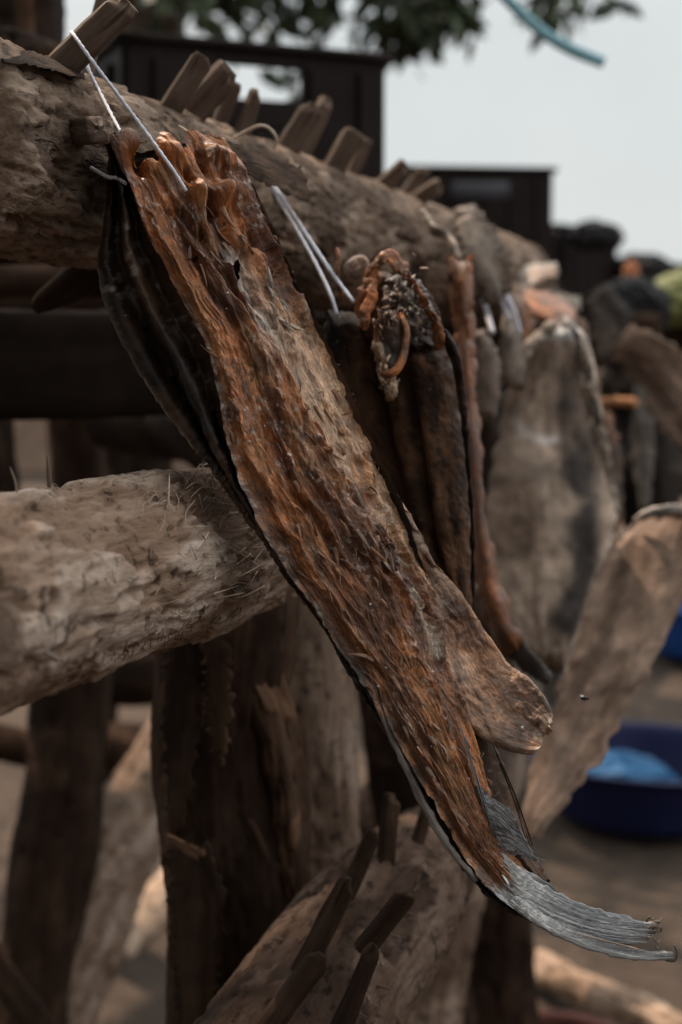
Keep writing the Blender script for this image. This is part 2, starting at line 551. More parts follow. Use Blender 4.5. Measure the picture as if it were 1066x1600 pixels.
dr = dl + np.interp(np.arange(len(ROWS)), [0, 4, 8, 14, 17], [.030, .036, .030, .016, .010])
ROWS = np.hstack([ROWS, dl[:, None], dr[:, None]])

fish = empty('dried_fish', P(300, 290, .80), 'large split dried fish with amber flesh and grey tail, sharp in the foreground', 'dried fish', 'dried fish hanging on the rack')

def fish_main():
    nv, nu = 760, 170
    r = catmull(ROWS, nv)
    u = np.linspace(0, 1, nu); v = np.linspace(0, 1, nv)
    U = np.tile(u, (nv, 1)); Vv = np.repeat(v[:, None], nu, 1)
    ax = np.gradient((r[:, 0:2] + r[:, 2:4]) / 2, axis=0); ax /= np.linalg.norm(ax, axis=1, keepdims=True)
    px = lrp(r[:, 0:1], r[:, 2:3], U); py = lrp(r[:, 1:2], r[:, 3:4], U)
    d = lrp(r[:, 6:7], r[:, 7:8], U)
    # ragged torn head end: lobes stand past the first row, gaps fall behind it
    off = np.interp(u, [0, .07, .13, .22, .34, .46, .52, .60, .66, .78, .88, 1], [-34, -28, 10, 26, 22, -14, -22, 14, 10, -22, -14, 8])
    off = off + 5 * vn(np.stack([u * 30, u * 0, u * 0], 1), 3)
    e = np.exp(-Vv / 0.035) * off[None]
    px = px + e * ax[:, 0:1]; py = py + e * ax[:, 1:2]
    # wandering, nibbled rims
    nl = fbm(np.stack([v * 34, v * 0, v * 0], 1), 5, 5, .6) * 7
    nr = fbm(np.stack([v * 26, v * 0, v * 0 + 9], 1), 6, 8, .6) * 8
    px = px + (nl[:, None] * (1 - U) ** 4 + nr[:, None] * U ** 4); 
    bul = 0.012 * (1 - (2 * U - 1) ** 2) * np.interp(Vv, [0, .1, .6, .9, 1], [.6, 1, .9, .5, .15])
    d = d - bul
    pxf, pyf, Uf, Vf = px.ravel(), py.ravel(), U.ravel(), Vv.ravel()
    V = PV(pxf, pyf, d.ravel())
    nrm = grid_normals(V, nv, nu)
    MM = .001
    rest = np.stack([Uf * .075, np.zeros_like(Uf), Vf * .56], 1)
    # warp the stroke space so that no line runs straight
    wx = pxf + 9 * fbm(np.stack([pxf / 45, pyf / 45, pxf * 0], 1), 3, 11)
    wy = pyf + 9 * fbm(np.stack([pxf / 45, pyf / 45, pxf * 0 + 5], 1), 3, 12)
    h = np.zeros_like(Uf)
    jag = fbm(np.stack([(.88 * pxf - .47 * pyf) / 9, (.47 * pxf + .88 * pyf) / 38, pxf * 0], 1), 4, 21, .6)
    def stroke(line, w, mm, jg=.5, sharp=2.0):
        nonlocal h
        dd, sd, rn = polydist(wx, wy, line)
        fade = np.minimum(1, np.minimum(rn, 1 - rn) / .08 + .25)
        h = h + mm * MM * np.exp(-(dd / w) ** sharp) * (1 + .8 * jg * jag) * fade
    def blob(x, y, rx, ry, mm, rot=0.0):
        nonlocal h
        c, s = math.cos(rot), math.sin(rot)
        a = ((wx - x) * c + (wy - y) * s) / rx; b = (-(wx - x) * s + (wy - y) * c) / ry
        h = h + mm * MM * np.exp(-(a * a + b * b) ** 1.3)
    # the central step where the thick brown fillet ends over the paler belly lining
    STEP = [(296, 270), (330, 352), (368, 432), (420, 512), (452, 582), (492, 652), (528, 722), (566, 780), (598, 842), (640, 910), (690, 990)]
    dS, sS, rS = polydist(wx + 7 * jag, wy + 5 * jag, STEP)
    sd = -dS * sS                          # + on the right-hand side of the line
    stepf = sstep(-5, 5, sd) * (1 - sstep(.78, .98, rS)) * sstep(.03, .12, Vf)
    h -= 8.5 * MM * stepf
    # folds
    stroke([(214, 285), (244, 360), (300, 450), (345, 540), (372, 640), (398, 720), (440, 812), (492, 892), (552, 978), (600, 1060)], 8, 4.0, .9)
    stroke([(200, 300), (232, 372), (268, 440), (318, 540), (350, 640)], 7, -3.5, .5)
    stroke([(250, 300), (290, 390), (330, 455), (372, 520), (400, 600), (428, 690), (470, 780), (520, 860), (570, 950)], 6, -3.4, .9)
    stroke([(262, 290), (310, 372), (352, 448), (398, 520), (430, 600), (462, 680), (500, 752), (548, 830), (588, 900), (640, 1010), (690, 1120)], 7, 3.4, 1.0)
    stroke([(236, 262), (272, 318), (306, 368), (350, 430), (400, 500)], 7, -8, .3)
    stroke([(225, 250), (250, 288), (280, 330)], 9, 7, .3)
    stroke([(330, 300), (372, 380), (412, 440), (446, 500), (478, 560)], 6, 4.5, .8)
    stroke([(368, 300), (405, 372), (432, 440), (458, 500), (500, 580), (540, 660), (590, 742), (628, 812), (648, 872), (674, 950), (686, 1030)], 6, 3.6, .8)
    stroke([(352, 330), (385, 400), (420, 470)], 8, -6, .4)
    stroke([(345, 232), (390, 300), (430, 372), (462, 440), (500, 515), (545, 604), (596, 712)], 5, 3.4, .7)
    stroke([(330, 250), (372, 312), (412, 380)], 7, -8, .3)
    stroke([(560, 800), (590, 850), (610, 900), (650, 960)], 16, 4.0, 1.6)
    stroke([(540, 760), (570, 800), (600, 840)], 7, -5, .8)
    stroke([(590, 850), (600, 880), (596, 900)], 6, -7, .2)
    stroke([(620, 1110), (660, 1180), (700, 1250), (744, 1322)], 5, 2.2, .9)
    stroke([(640, 1000), (690, 1120), (728, 1220), (760, 1310)], 5, 2.0, .9)
    stroke([(560, 1010), (610, 1080), (660, 1160), (720, 1270)], 4, -2.0, .9)
    sgn = np.sin(rS * 150 + 3 * jag)
    h += (2.6 * MM * np.maximum(0, sgn) * np.exp(-((sd + 7) / 7) ** 2) - 3.0 * MM * np.maximum(0, -sgn) * np.exp(-((sd - 1) / 4) ** 2)) * sstep(.25, .40, Vf) * (1 - sstep(.62, .72, Vf))
    # head lobes and pits
    blob(192, 236, 15, 26, 12, -.3); blob(262, 238, 11, 26, 9, -.5); blob(281, 250, 8, 24, 7, -.4)
    blob(334, 248, 18, 24, 9, -.5); blob(308, 306, 13, 24, 14, -.3); blob(352, 300, 19, 17, 12, -.2)
    blob(316, 250, 7, 26, -12, -.4); blob(332, 320, 8, 16, -11, -.4); blob(362, 336, 12, 18, -9, -.4)
    blob(218, 262, 9, 17, -10, -.5); blob(296, 280, 7, 20, -12, -.4); blob(318, 366, 6, 14, -9, -.3); blob(345, 396, 6, 18, -8, -.3)
    blob(250, 318, 14, 20, 4); blob(390, 372, 10, 26, 4, -.5)
    # rims
    h += 4.0 * MM * np.exp(-((Uf) / .035) ** 2) * (1 + .6 * jag)
    h += 2.5 * MM * np.exp(-((1 - Uf) / .04) ** 2) * (1 + .2 * jag)
    # fibrous relief, stretched along the body
    amp = np.interp(Vf, [0, .1, .8, .92, 1], [.9, 1, .9, .6, .25])
    amp = amp * (1 - .45 * stepf * sstep(.12, .3, Vf) * (1 - sstep(.5, .62, Vf)))
    q = rest * np.array([150, 1, 9])
    q[:, 0] += 1.6 * fbm(rest * np.array([26, 1, 26]), 3, 40)
    h += amp * 2.3 * MM * ridge(q, 4, 41)
    # overlapping lamellae: torn ledges that run down the body and break off
    lw = 8.0 * Uf + 1.7 * fbm(rest * np.array([30, 1, 7]), 5, 47, .55) + .12 * jag
    sw = lw - np.floor(lw)
    h += amp * 4.6 * MM * (sw ** 1.8 - .4) * sstep(0, .10, 1 - sw) * (.25 + .75 * sstep(-.2, .3, fbm(rest * np.array([30, 1, 9]), 3, 48))) * (1 - .6 * stepf)
    h += amp * 1.0 * MM * fbm(rest * np.array([420, 1, 110]), 4, 43, .6)
    h += amp * .8 * MM * np.maximum(0, fbm(rest * np.array([120, 1, 50]), 3, 45)) * (.4 + .6 * (1 - stepf))
    Vd = V + nrm * h[:, None]
    # ---------- natural colour zones
    amber = np.array([.300, .105, .034]); deep = np.array([.090, .030, .013]); tan = np.array([.42, .205, .092])
    pale = np.array([.44, .275, .175]); plum = np.array([.105, .065, .058]); grey = np.array([.30, .285, .285])
    char = np.array([.030, .022, .020]); salt = np.array([.46, .41, .37])
    t1 = sstep(-.22, .30, fbm(rest * np.array([70, 1, 13]), 5, 51, .6))[:, None]
    t2 = sstep(.05, .40, fbm(rest * np.array([130, 1, 18]), 5, 53, .6))[:, None]
    col = amber * (1 - t1) + deep * t1
    col = col * (1 - .5 * t2) + tan * .5 * t2
    low = sstep(.42, .60, Vf)[:, None]
    col = col * (1 - .2 * low) + lrp(col, tan * .9, .55) * .2 * low
    bel = stepf * sstep(.16, .30, Vf) * (1 - sstep(.56, .66, Vf)) * sstep(-.25, .1, fbm(rest * np.array([50, 1, 25]), 3, 55) + .15)
    t3 = sstep(-.2, .25, fbm(rest * np.array([90, 1, 40]), 4, 56))
    pl = lrp(pale[None], tan[None] * .75, t3[:, None])
    col = lrp(col, pl, bel[:, None])
    dP, _, _ = polydist(wx, wy, [(552, 778), (580, 820), (604, 866), (634, 930)])
    col = lrp(col, np.tile(plum, (len(col), 1)), (.85 * np.exp(-(dP / 17) ** 2) * sstep(-.3, .1, jag))[:, None])
    dC, _, _ = polydist(wx, wy, [(372, 396), (396, 440), (424, 500), (438, 540)])
    col = lrp(col, np.tile(np.array([.34, .29, .25]), (len(col), 1)), (.8 * np.exp(-(dC / 17) ** 2))[:, None])
    dD, _, _ = polydist(wx, wy, [(640, 920), (668, 985), (682, 1025)])
    col = lrp(col, np.tile(np.array([.45, .35, .27]), (len(col), 1)), (.8 * np.exp(-(dD / 6) ** 2))[:, None])
    sl = sstep(.26, .42, fbm(rest * np.array([620, 1, 300]), 4, 58, .65)) * sstep(-.05, .2, fbm(rest * np.array([30, 1, 22]), 3, 59))
    col = lrp(col, np.tile(salt, (len(col), 1)), (.55 * sl)[:, None])
    rim = np.exp(-(Uf / np.interp(Vf, [0, .6, .72, 1], [.045, .045, .11, .16])) ** 2) * (sstep(-.3, .15, jag) * .7 + .3) * np.interp(Vf, [0, .15, .25, .7, .8, 1], [.1, .3, .85, .85, .9, .6])
    tr = sstep(-.15, .35, fbm(rest * np.array([220, 1, 260]), 4, 61, .65))[:, None]
    col = lrp(col, lrp(np.tile(char, (len(col), 1)), np.tile(salt * .8, (len(col), 1)), tr * np.interp(Vf, [0, .50, .62, 1], [.9, .8, .12, .12])[:, None]), rim[:, None])
    gz = sstep(.925, .945, Vf + .016 * fbm(rest * np.array([220, 1, 160]), 3, 63))
    col = lrp(col, np.tile(grey, (len(col), 1)), gz[:, None])
    hole = (((pxf - 379) * .94 + (pyf - 415) * .34) / 8.5) ** 2 + ((-(pxf - 379) * .34 + (pyf - 415) * .94) / 20) ** 2 + .5 * jag > 1
    hole &= (((pxf - 306) / 4) ** 2 + ((pyf - 402) / 3.5) ** 2 > 1)
    mb = MB(); mb.add(Vd, grid_faces(nv, nu, False, hole), rest, col)
    mb.build('flesh', M['flesh'], fish)
    # ---------- skin: rim -> folded flank -> silhouette -> back -> right rim
    ns = 64
    sk = []
    L3 = Vd.reshape(nv, nu, 3)
    t = np.linspace(0, 1, ns)
    for j in range(nv):
        lx, ly, rx, ry, ox, oy, a, b = r[j]
        lx += nl[j]; e0 = math.exp(-v[j] / .035)
        w = math.hypot(lx - ox, ly - oy)
        dep = .010 + .03 * min(1, w / 60)
        kk = min(1.0, (1 - v[j]) / .08) ** .7; ox = lrp(lx - 2, ox, kk); oy = lrp(ly + 1, oy, kk); dep = dep * kk + .001
        fo = min(1.0, w / 50) * kk
        ctr = [(lx, ly, a - .001),
               (lrp(lx, ox, .22), lrp(ly, oy, .22), a + .020 * fo),
               (lrp(lx, ox, .45), lrp(ly, oy, .45), a - .001 * fo),
               (lrp(lx, ox, .60), lrp(ly, oy, .60), a + .027 * fo),
               (lrp(lx, ox, .84), lrp(ly, oy, .84), a + .010 * fo + .002 * kk),
               (ox, oy, a + .5 * dep + .006 * kk),
               (lrp(ox, rx, .12), lrp(oy, ry, .12), a + dep + .010 * kk),
               (lrp(ox, rx, .5), lrp(oy, ry, .5), lrp(a, b, .5) + dep * .8 + .008 * kk),
               (lrp(ox, rx, .85), lrp(oy, ry, .85), b + .010 * kk + .001),
               (rx + nr[j] - 1, ry, b - .0005)]
        sk.append(catmull(np.array(ctr) * np.array([1, 1, 900.]), ns) / np.array([1, 1, 900.]))
    sk = np.array(sk)
    e = np.exp(-v / .035)[:, None] * np.interp(t, [0, .15, .4, .55, .8, 1], [-34, -6, 10, 0, 6, 8])[None]
    sx = sk[..., 0] + e * ax[:, 0:1]; sy = sk[..., 1] + e * ax[:, 1:2]
    VS = PV(sx.ravel(), sy.ravel(), sk[..., 2].ravel())
    TT = np.tile(t, (nv, 1)).ravel()
    rs = np.stack([TT * .11 + .4, np.zeros_like(TT), Vf.reshape(nv, nu)[:, 0].repeat(ns) * .56], 1)
    nn = grid_normals(VS, nv, ns) * np.where(TT < .58, 1, -1)[:, None]
    rw_ = rs * np.array([70, 1, 12]); rw_[:, 0] += 1.5 * fbm(rs * np.array([20, 1, 18]), 3, 70)
    hh = .0006 * ridge(rw_, 4, 71) + .0022 * fbm(rs * np.array([26, 1, 9]), 3, 69) + .0014 * fbm(rs * np.array([260, 1, 120]), 4, 72, .6)
    hh *= np.minimum(1, np.minimum(TT, 1 - TT) / .05)
    VS = VS + nn * hh[:, None]
    c1, c2, c3 = np.array([.017, .011, .0085]), np.array([.055, .030, .019]), np.array([.20, .165, .145])
    k1 = sstep(-.2, .3, fbm(rs * np.array([60, 1, 16]), 4, 74))[:, None]
    k2 = (sstep(.18, .40, fbm(rs * np.array([300, 1, 170]), 4, 75)) * sstep(-.1, .25, fbm(rs * np.array([40, 1, 14]), 3, 76)))[:, None]
    cs = lrp(np.tile(c1, (len(TT), 1)), np.tile(c2, (len(TT), 1)), k1); cs = lrp(cs, np.tile(c3, (len(TT), 1)), .75 * k2)
    mb = MB(); mb.add(VS, grid_faces(nv, ns), rs, cs)
    mb.build('skin', M['skin'], fish)
    return L3, nrm.reshape(nv, nu, 3), px, py, d

L3, N3, FX, FY, FD = fish_main()

def surf_at(x, y):
    k = np.argmin((FX - x) ** 2 + (FY - y) ** 2)
    j, i = divmod(k, FX.shape[1])
    return L3[j, i], N3[j, i]

# torn shreds, curled skin flaps and pale salt crumbs that also imitate small glints
mb = MB()
g = np.random.default_rng(21)
def shred(x, y, ang, ln, w, col, lift):
    p, n = surf_at(x, y)
    dirv = CX * math.cos(ang) - CU * math.sin(ang); dirv = dirv - n * (dirv @ n) * .8
    side = np.cross(dirv, n)
    t = np.linspace(0, 1, 5)[:, None]
    pts = p + dirv * t * ln + n * (lift * np.sin(t * math.pi * .8) + .0006) + side * (g.normal(0, .25) * ln * t * t)
    tube(mb, pts, np.array([1, .9, .8, .55, .12]) * w, 6, nv=9, flat=.35, roll=g.uniform(0, 3), col=col, seed=int(g.integers(99)))
ZONES = [((440, 475), 26, 26, (.34, .27, .22)), ((425, 510), 16, 14, (.40, .36, .33)), ((580, 835), 30, 46, (.26, .15, .10)), ((605, 880), 18, 26, (.30, .22, .18)),
         ((360, 350), 40, 26, (.22, .11, .06)), ((500, 640), 90, 40, (.26, .13, .07)), ((430, 700), 90, 30, (.24, .12, .07)), ((560, 920), 70, 40, (.24, .12, .07)),
         ((640, 1080), 60, 26, (.24, .13, .08)), ((700, 1210), 60, 24, (.25, .14, .09)), ((300, 360), 60, 20, (.24, .12, .07)), ((780, 1362), 14, 4, (.5, .47, .45))]
for (cx, cy), rad, n, c in ZONES:
    for _ in range(n // 2):
        x = cx + g.normal(0, rad * .5) + 0; y = cy + g.normal(0, rad * .8)
        j = np.argmin(np.abs(FY[:, 85] - y)); lo, hi = FX[j].min() + 8, FX[j].max() - 6
        x = min(max(x + (FX[j, 85] - np.interp(cy, FY[:, 85], FX[:, 85])) * .8, lo), hi)
        shred(x, y, 1.08 + g.normal(0, .35) + (math.pi if g.random() < .4 else 0), g.uniform(.005, .014), g.uniform(.0006, .0017), np.array(c) * g.uniform(.5, 1.1), g.uniform(.0002, .0018))
# short hairs along the right rim
for _ in range(36):
    j = int(g.uniform(.03, .88) * FX.shape[0]); i = FX.shape[1] - 1 - int(g.integers(0, 5))
    shred(FX[j, i], FY[j, i], g.uniform(-1.4, .9), g.uniform(.002, .006), g.uniform(.00015, .0004), np.array([.36, .20, .12]) * g.uniform(.6, 1.2), .001)
mb.build('torn_shred', M['flesh'], fish)['kind'] = 'stuff'
mb = MB()
for _ in range(26):
    j = int(g.uniform(.04, .93) * FX.shape[0]); i = int(g.uniform(.05, .95) * FX.shape[1])
    p, n = L3[j, i], N3[j, i]
    tx = np.cross(n, CU); tx /= np.linalg.norm(tx); ty = np.cross(n, tx)
    k = int(g.integers(5, 8)); a0 = g.uniform(0, 6); rr = g.uniform(.0003, .0009)
    ring = np.array([p + n * .0007 + rr * g.uniform(.6, 1.2) * (tx * math.cos(a0 + q * 6.283 / k) + ty * math.sin(a0 + q * 6.283 / k)) for q in range(k)])
    top = ring + n * .0005 * g.uniform(.5, 1.5) + (p - ring) * .15
    mb.add(np.vstack([ring, top]), [tuple(range(k, 2 * k))] + [(q, (q + 1) % k, k + (q + 1) % k, k + q) for q in range(k)], None, np.array([.5, .46, .42]) * g.uniform(.7, 1.1))
mb.build('salt_glint', M['fin'], fish, smooth=False)['kind'] = 'stuff'

# tail fin: scaled root plus rays splitting in two blades
mb = MB()
TR = [(762, 1352, 786, 1330, .757, .764), (792, 1408, 826, 1368, .753, .761), (842, 1444, 868, 1393, .751, .758), (896, 1470, 912, 1412, .751, .756), (935, 1480, 946, 1426, .752, .756)]
ROT = np.array([[.86, 0, .5], [0, 1, 0], [-.5, 0, .86]])
def tail_disp(U, Vv, W, px, py, rest):
    return .0007 * ridge(np.stack([U * 13, Vv * 1.5, U * 0], 1), 3, 81) + .0007 * np.maximum(0, fbm((rest @ ROT) * np.array([900, 1, 520]), 4, 82, .7)) * (1 - Vv)
def tail_col(U, Vv, W, px, py, rest):
    c = flatcol((.40, .38, .38), (.24, .23, .235), 83, (300, 1, 90))(U, Vv, W, px, py, rest)
    bl = np.array([.26, .27, .31]); t = (Vv * .55)[:, None]
    c = c * (1 - t) + bl * t
    sp = sstep(.12, .32, fbm((rest @ ROT) * np.array([800, 1, 480]), 4, 84, .7))[:, None] * (1 - Vv)[:, None]
    c = lrp(c, np.tile(np.array([.6, .58, .56]), (len(c), 1)), .8 * sp)
    dk = np.exp(-(U / .05) ** 2)[:, None]
    return lrp(c, np.tile(np.array([.05, .045, .045]), (len(c), 1)), dk * .7)
def stripe_disp(nu, amp, sd):
    def f(U, Vv, W, px, py, rest):
        return amp * ridge(np.stack([U * nu, Vv * 1.2, U * 0], 1), 3, sd) + .0004 * fbm(np.stack([U * 40, Vv * 30, U * 0], 1), 3, sd + 1) + (.0007 * np.maximum(0, fbm((rest @ ROT) * np.array([900, 1, 520]), 4, sd + 2, .7)) * (1 - sstep(.2, .6, Vv)))
    return f
def stripe_col(nu, sd, c0, c1, cr, rootv):
    def f(U, Vv, W, px, py, rest):
        st = sstep(-.35, .45, fbm(np.stack([U * nu, Vv * 1.6, U * 0], 1), 4, sd, .7))[:, None]
        c = np.array(c0) * (1 - st) + np.array(c1) * st
        k = (1 - sstep(rootv * .5, rootv * 1.5, Vv + .12 * fbm(np.stack([U * 9, Vv * 9, U * 0], 1), 3, sd + 3)))[:, None]
        rt = np.array(cr) * (.65 + .5 * sstep(-.2, .3, fbm((rest @ ROT) * np.array([520, 1, 320]), 4, sd + 4, .7)))[:, None]
        c = c * (1 - k) + rt * k
        sp = sstep(.14, .34, fbm((rest @ ROT) * np.array([800, 1, 480]), 4, sd + 5, .7))[:, None] * (.35 + .65 * k)
        c = lrp(c, np.tile(np.array([.55, .53, .51]), (len(c), 1)), .75 * sp)
        dk = np.exp(-(U / .035) ** 2)[:, None]
        e = sstep(.93, 1.0, Vv)[:, None]
        c = lrp(c, np.tile(np.array([.12, .09, .07]), (len(c), 1)), .7 * e)
        return lrp(c, np.tile(np.array([.04, .035, .035]), (len(c), 1)), dk * .8)
    return f
slab(mb, [(760, 1350, 786, 1330, .757, .764), (790, 1406, 826, 1367, .753, .761), (842, 1442, 868, 1392, .750, .757), (896, 1464, 916, 1413, .748, .754), (950, 1474, 970, 1430, .745, .750), (1010, 1475, 1028, 1442, .742, .746)],
     220, 150, .0022, stripe_col(24, 821, (.11, .107, .110), (.36, .35, .355), (.38, .36, .345), .34), stripe_disp(24, .00032, 822), 3.0, 3)
slab(mb, [(792, 1412, 806, 1396, .750, .752), (842, 1449, 856, 1432, .747, .750), (900, 1477, 908, 1456, .745, .748), (960, 1495, 964, 1475, .742, .745), (1010, 1501, 1012, 1485, .740, .742), (1056, 1500, 1052, 1487, .738, .739)],
     200, 60, .0022, stripe_col(5, 831, (.17, .162, .16), (.40, .39, .385), (.38, .36, .345), .3), stripe_disp(8, .0003, 832), 2.0, 4)
rays(mb, [(930, 1434), (934, 1452), (930, 1466)], [(1026, 1442), (1028, 1462), (1014, 1476)], 7, .9, .744, .741, 2, (.26, .27, .30), 4.0, 5, nv=12)
for k in range(22):
    a = (1020 + g.normal(0, 5), 1453 + g.normal(0, 10)); b = (a[0] + g.uniform(2, 13), a[1] + g.normal(-4, 6))
    tube_px(mb, [(a[0], a[1], .742, 1.6), ((a[0] + b[0]) / 2, (a[1] + b[1]) / 2 + g.normal(0, 4), .741, 1.3), (b[0], b[1], .742, .5)], 5, col=np.array([.12, .085, .065]) * g.uniform(.7, 1.5), nv=6)
tube_px(mb, [(1040, 1500, .7385, 2.2), (1054, 1500, .7383, 3.0), (1058, 1488, .738, 2.4), (1053, 1476, .738, 1.2)], 6, col=(.09, .07, .055), nv=14)
tube_px(mb, [(885, 1455, .7425, .6), (930, 1466, .7415, 1.6), (985, 1480, .7405, 1.4), (1010, 1487, .7400, .5)], 6, col=(.34, .25, .19), nv=20)
mb.build('tail_fin', M['fin'], fish)

mb = MB()
slab(mb, [(744, 1228, 784, 1336, .765, .764), (766, 1244, 806, 1336, .764, .762), (790, 1262, 830, 1344, .762, .760), (803, 1276, 842, 1350, .760, .758)], 90, 110, .0012,
     stripe_col(20, 841, (.07, .063, .066), (.36, .335, .345), (.16, .14, .135), .1), stripe_disp(20, .0003, 842), 7.0, 5)
rays(mb, [(770, 1248), (784, 1290), (808, 1334)], [(814, 1276), (806, 1306), (852, 1352)], 16, 1.3, .7605, .757, -2, (.26, .245, .255), 3.0, 9, nv=10)
rays(mb, [(716, 1120), (742, 1200), (752, 1240)], [(752, 1246), (764, 1290), (780, 1318)], 9, 1.8, .766, .760, 2, (.10, .095, .10), 1.2, 10, nv=12)
mb.build('anal_fin', M['fin'], fish)
mb = MB()
slab(mb, [(584, 1098, 590, 1095, .757, .757), (606, 1150, 614, 1146, .755, .755), (634, 1212, 645, 1206, .753, .753), (660, 1266, 671, 1259, .752, .752), (698, 1328, 707, 1321, .751, .751), (742, 1380, 748, 1374, .750, .750)], 120, 16, .0012,
     flatcol((.045, .036, .032), (.17, .14, .125), 85, (120, 1, 40)), lump(.0012, (60, 1, 30), 86), 2.0, 4)
mb.build('dorsal_fin', M['fin'], fish)

# second fillet of the split fish, its end curling out
mb = MB()
FL = [(548, 730, 584, 742, .812, .814), (600, 812, 630, 815, .812, .814), (636, 884, 664, 880, .810, .812), (664, 950, 706, 928, .804, .812), (686, 1025, 745, 984, .800, .812), (703, 1080, 786, 1043, .794, .806),
      (742, 1134, 824, 1072, .788, .800), (790, 1160, 848, 1104, .784, .794), (838, 1170, 858, 1138, .782, .786)]
def flap_disp(U, Vv, W, px, py, rest):
    x, y, z = px / 20, py / 20, px * 0
    h = .0010 * fbm(np.stack([px / 12, py / 12, z], 1), 4, 91) + .0016 * ridge(np.stack([U * 5 + .6 * vn(np.stack([px / 30, py / 30, z], 1), 90), Vv * 5, z], 1), 4, 92) + .007 * ((2 * U - 1) ** 2) * (W > 0)
    h += .0050 * (np.exp(-(U / .05) ** 2) + np.exp(-((1 - U) / .06) ** 2)) * (W > 0)
    return h
def flap_col(U, Vv, W, px, py, rest):
    c = flatcol((.25, .120, .062), (.14, .062, .032), 93, (150, 1, 40))(U, Vv, W, px, py, rest)
    p = sstep(-.1, .3, fbm(np.stack([px / 40, py / 40, px * 0], 1), 3, 94))[:, None] * (1 - sstep(.6, .9, Vv))[:, None]
    c = lrp(c, np.tile(np.array([.31, .20, .135]), (len(c), 1)), .5 * p)
    ed = (np.exp(-(U / .03) ** 2) + np.exp(-((1 - U) / .03) ** 2))[:, None] * sstep(-.3, .2, vn(np.stack([px / 12, py / 12, px * 0], 1), 96))[:, None]
    c = lrp(c, np.tile(np.array([.40, .29, .21]), (len(c), 1)), .8 * ed)
    c = lrp(c, c * .45, (sstep(.80, .93, Vv) * (1 - sstep(.95, .985, Vv)))[:, None])
    r = sstep(.93, .99, Vv)[:, None] * sstep(-.1, .2, vn(np.stack([px / 9, py / 9, px * 0], 1), 95))[:, None]
    return lrp(c, np.tile(np.array([.40, .31, .24]), (len(c), 1)), .6 * r)
slab(mb, FL, 260, 120, .0028, flap_col, flap_disp, 2.0, 9)
for x, y, a, b in ((752, 1130, 8, 4), (776, 1128, 4, 3), (816, 1138, 4, 4)):
    k = 7
    ring = np.array([P(x + a * math.cos(q * 6.283 / k + .4) * g.uniform(.7, 1.1), y + b * math.sin(q * 6.283 / k + .4) * g.uniform(.7, 1.1), .7790 + (858 - x) * .00008) for q in range(k)])
    top = ring + (C0 - ring) * .0006 + (ring.mean(0) - ring) * .15
    mb.add(np.vstack([ring, top]), [tuple(range(k, 2 * k)), tuple(range(k))[::-1]] + [(q, (q + 1) % k, k + (q + 1) % k, k + q) for q in range(k)], None, (.55, .48, .41))
mb.build('fillet_flap', M['flesh'], fish)
mb = MB()
slab(mb, [(676, 1040, 716, 1070, .80, .805), (696, 1100, 752, 1110, .80, .805), (712, 1165, 774, 1160, .795, .80), (742, 1235, 794, 1215, .79, .795), (774, 1295, 812, 1275, .785, .79), (806, 1345, 832, 1330, .78, .782), (846, 1386, 860, 1378, .775, .776)],
     160, 60, .006, flatcol((.035, .022, .017), (.085, .045, .028), 97), lump(.003, (60, 1, 12), 98), 3.5, 11)
rays(mb, [(770, 1165), (792, 1220)], [(824, 1316), (838, 1348)], 5, 1.6, .790, .778, -10, (.055, .035, .025), 2, 14, nv=14)
mb.build('belly_skin', M['skin'], fish)

# ---------------------------------------------------------------- cords
def cord(name, paths, label, cat='cord', rpx=2.9, col=(1, 1, 1)):
    mb = MB()
    for pts in paths:
        tube_px(mb, [(x, y, d, rpx * (1 if len(pts[0]) < 4 else pts[0][3])) for x, y, d in [q[:3] for q in pts]], 8, nv=max(24, len(pts) * 12), col=col,
                disp=lambda r, s, th: .00022 * np.sin(r[:, 2] * 2600 + th * 2))
    return tag(mb.build(name, M['cord'], None), label, cat)
cord('cord', [[(291, 298, .770), (268, 262, .772), (204, 174, .778), (150, 103, .776), (118, 58, .782), (112, 51, .795), (118, 58, .818), (134, 92, .822), (140, 112, .815), (160, 152, .806), (184, 198, .790), (192, 212, .785), (190, 226, .795)],
              [(142, 262, .800), (156, 270, .795), (170, 277, .792), (182, 278, .790), (197, 287, .786)]],
     'white cord looped round the foremost peg, holding up the large amber fish', 'cord')
cord('cord', [[(553, 472, .915), (520, 428, .93), (472, 356, .955), (432, 296, .98), (396, 246, 1.02), (374, 226, 1.06), (366, 216, 1.09), (376, 222, 1.10), (400, 250, 1.04), (440, 318, .975), (486, 398, .94), (514, 454, .92), (527, 492, .915)]],
     'blurred white cord holding the dark dried fish with the open mouth', 'cord', 3.2)
mb = MB()
tube_px(mb, [(366, 216, 1.0, 2.4), (384, 206, .995, 2.6), (404, 197, .99, 2.6), (420, 200, .985, 2.4), (432, 216, .99, 2.4), (428, 232, 1.0, 2.4)], 6, col=(.62, .48, .38), nv=40)
tag(mb.build('straw_loop', M['straw'], None), 'thin curl of brown straw looped round a peg on the big log', 'straw')

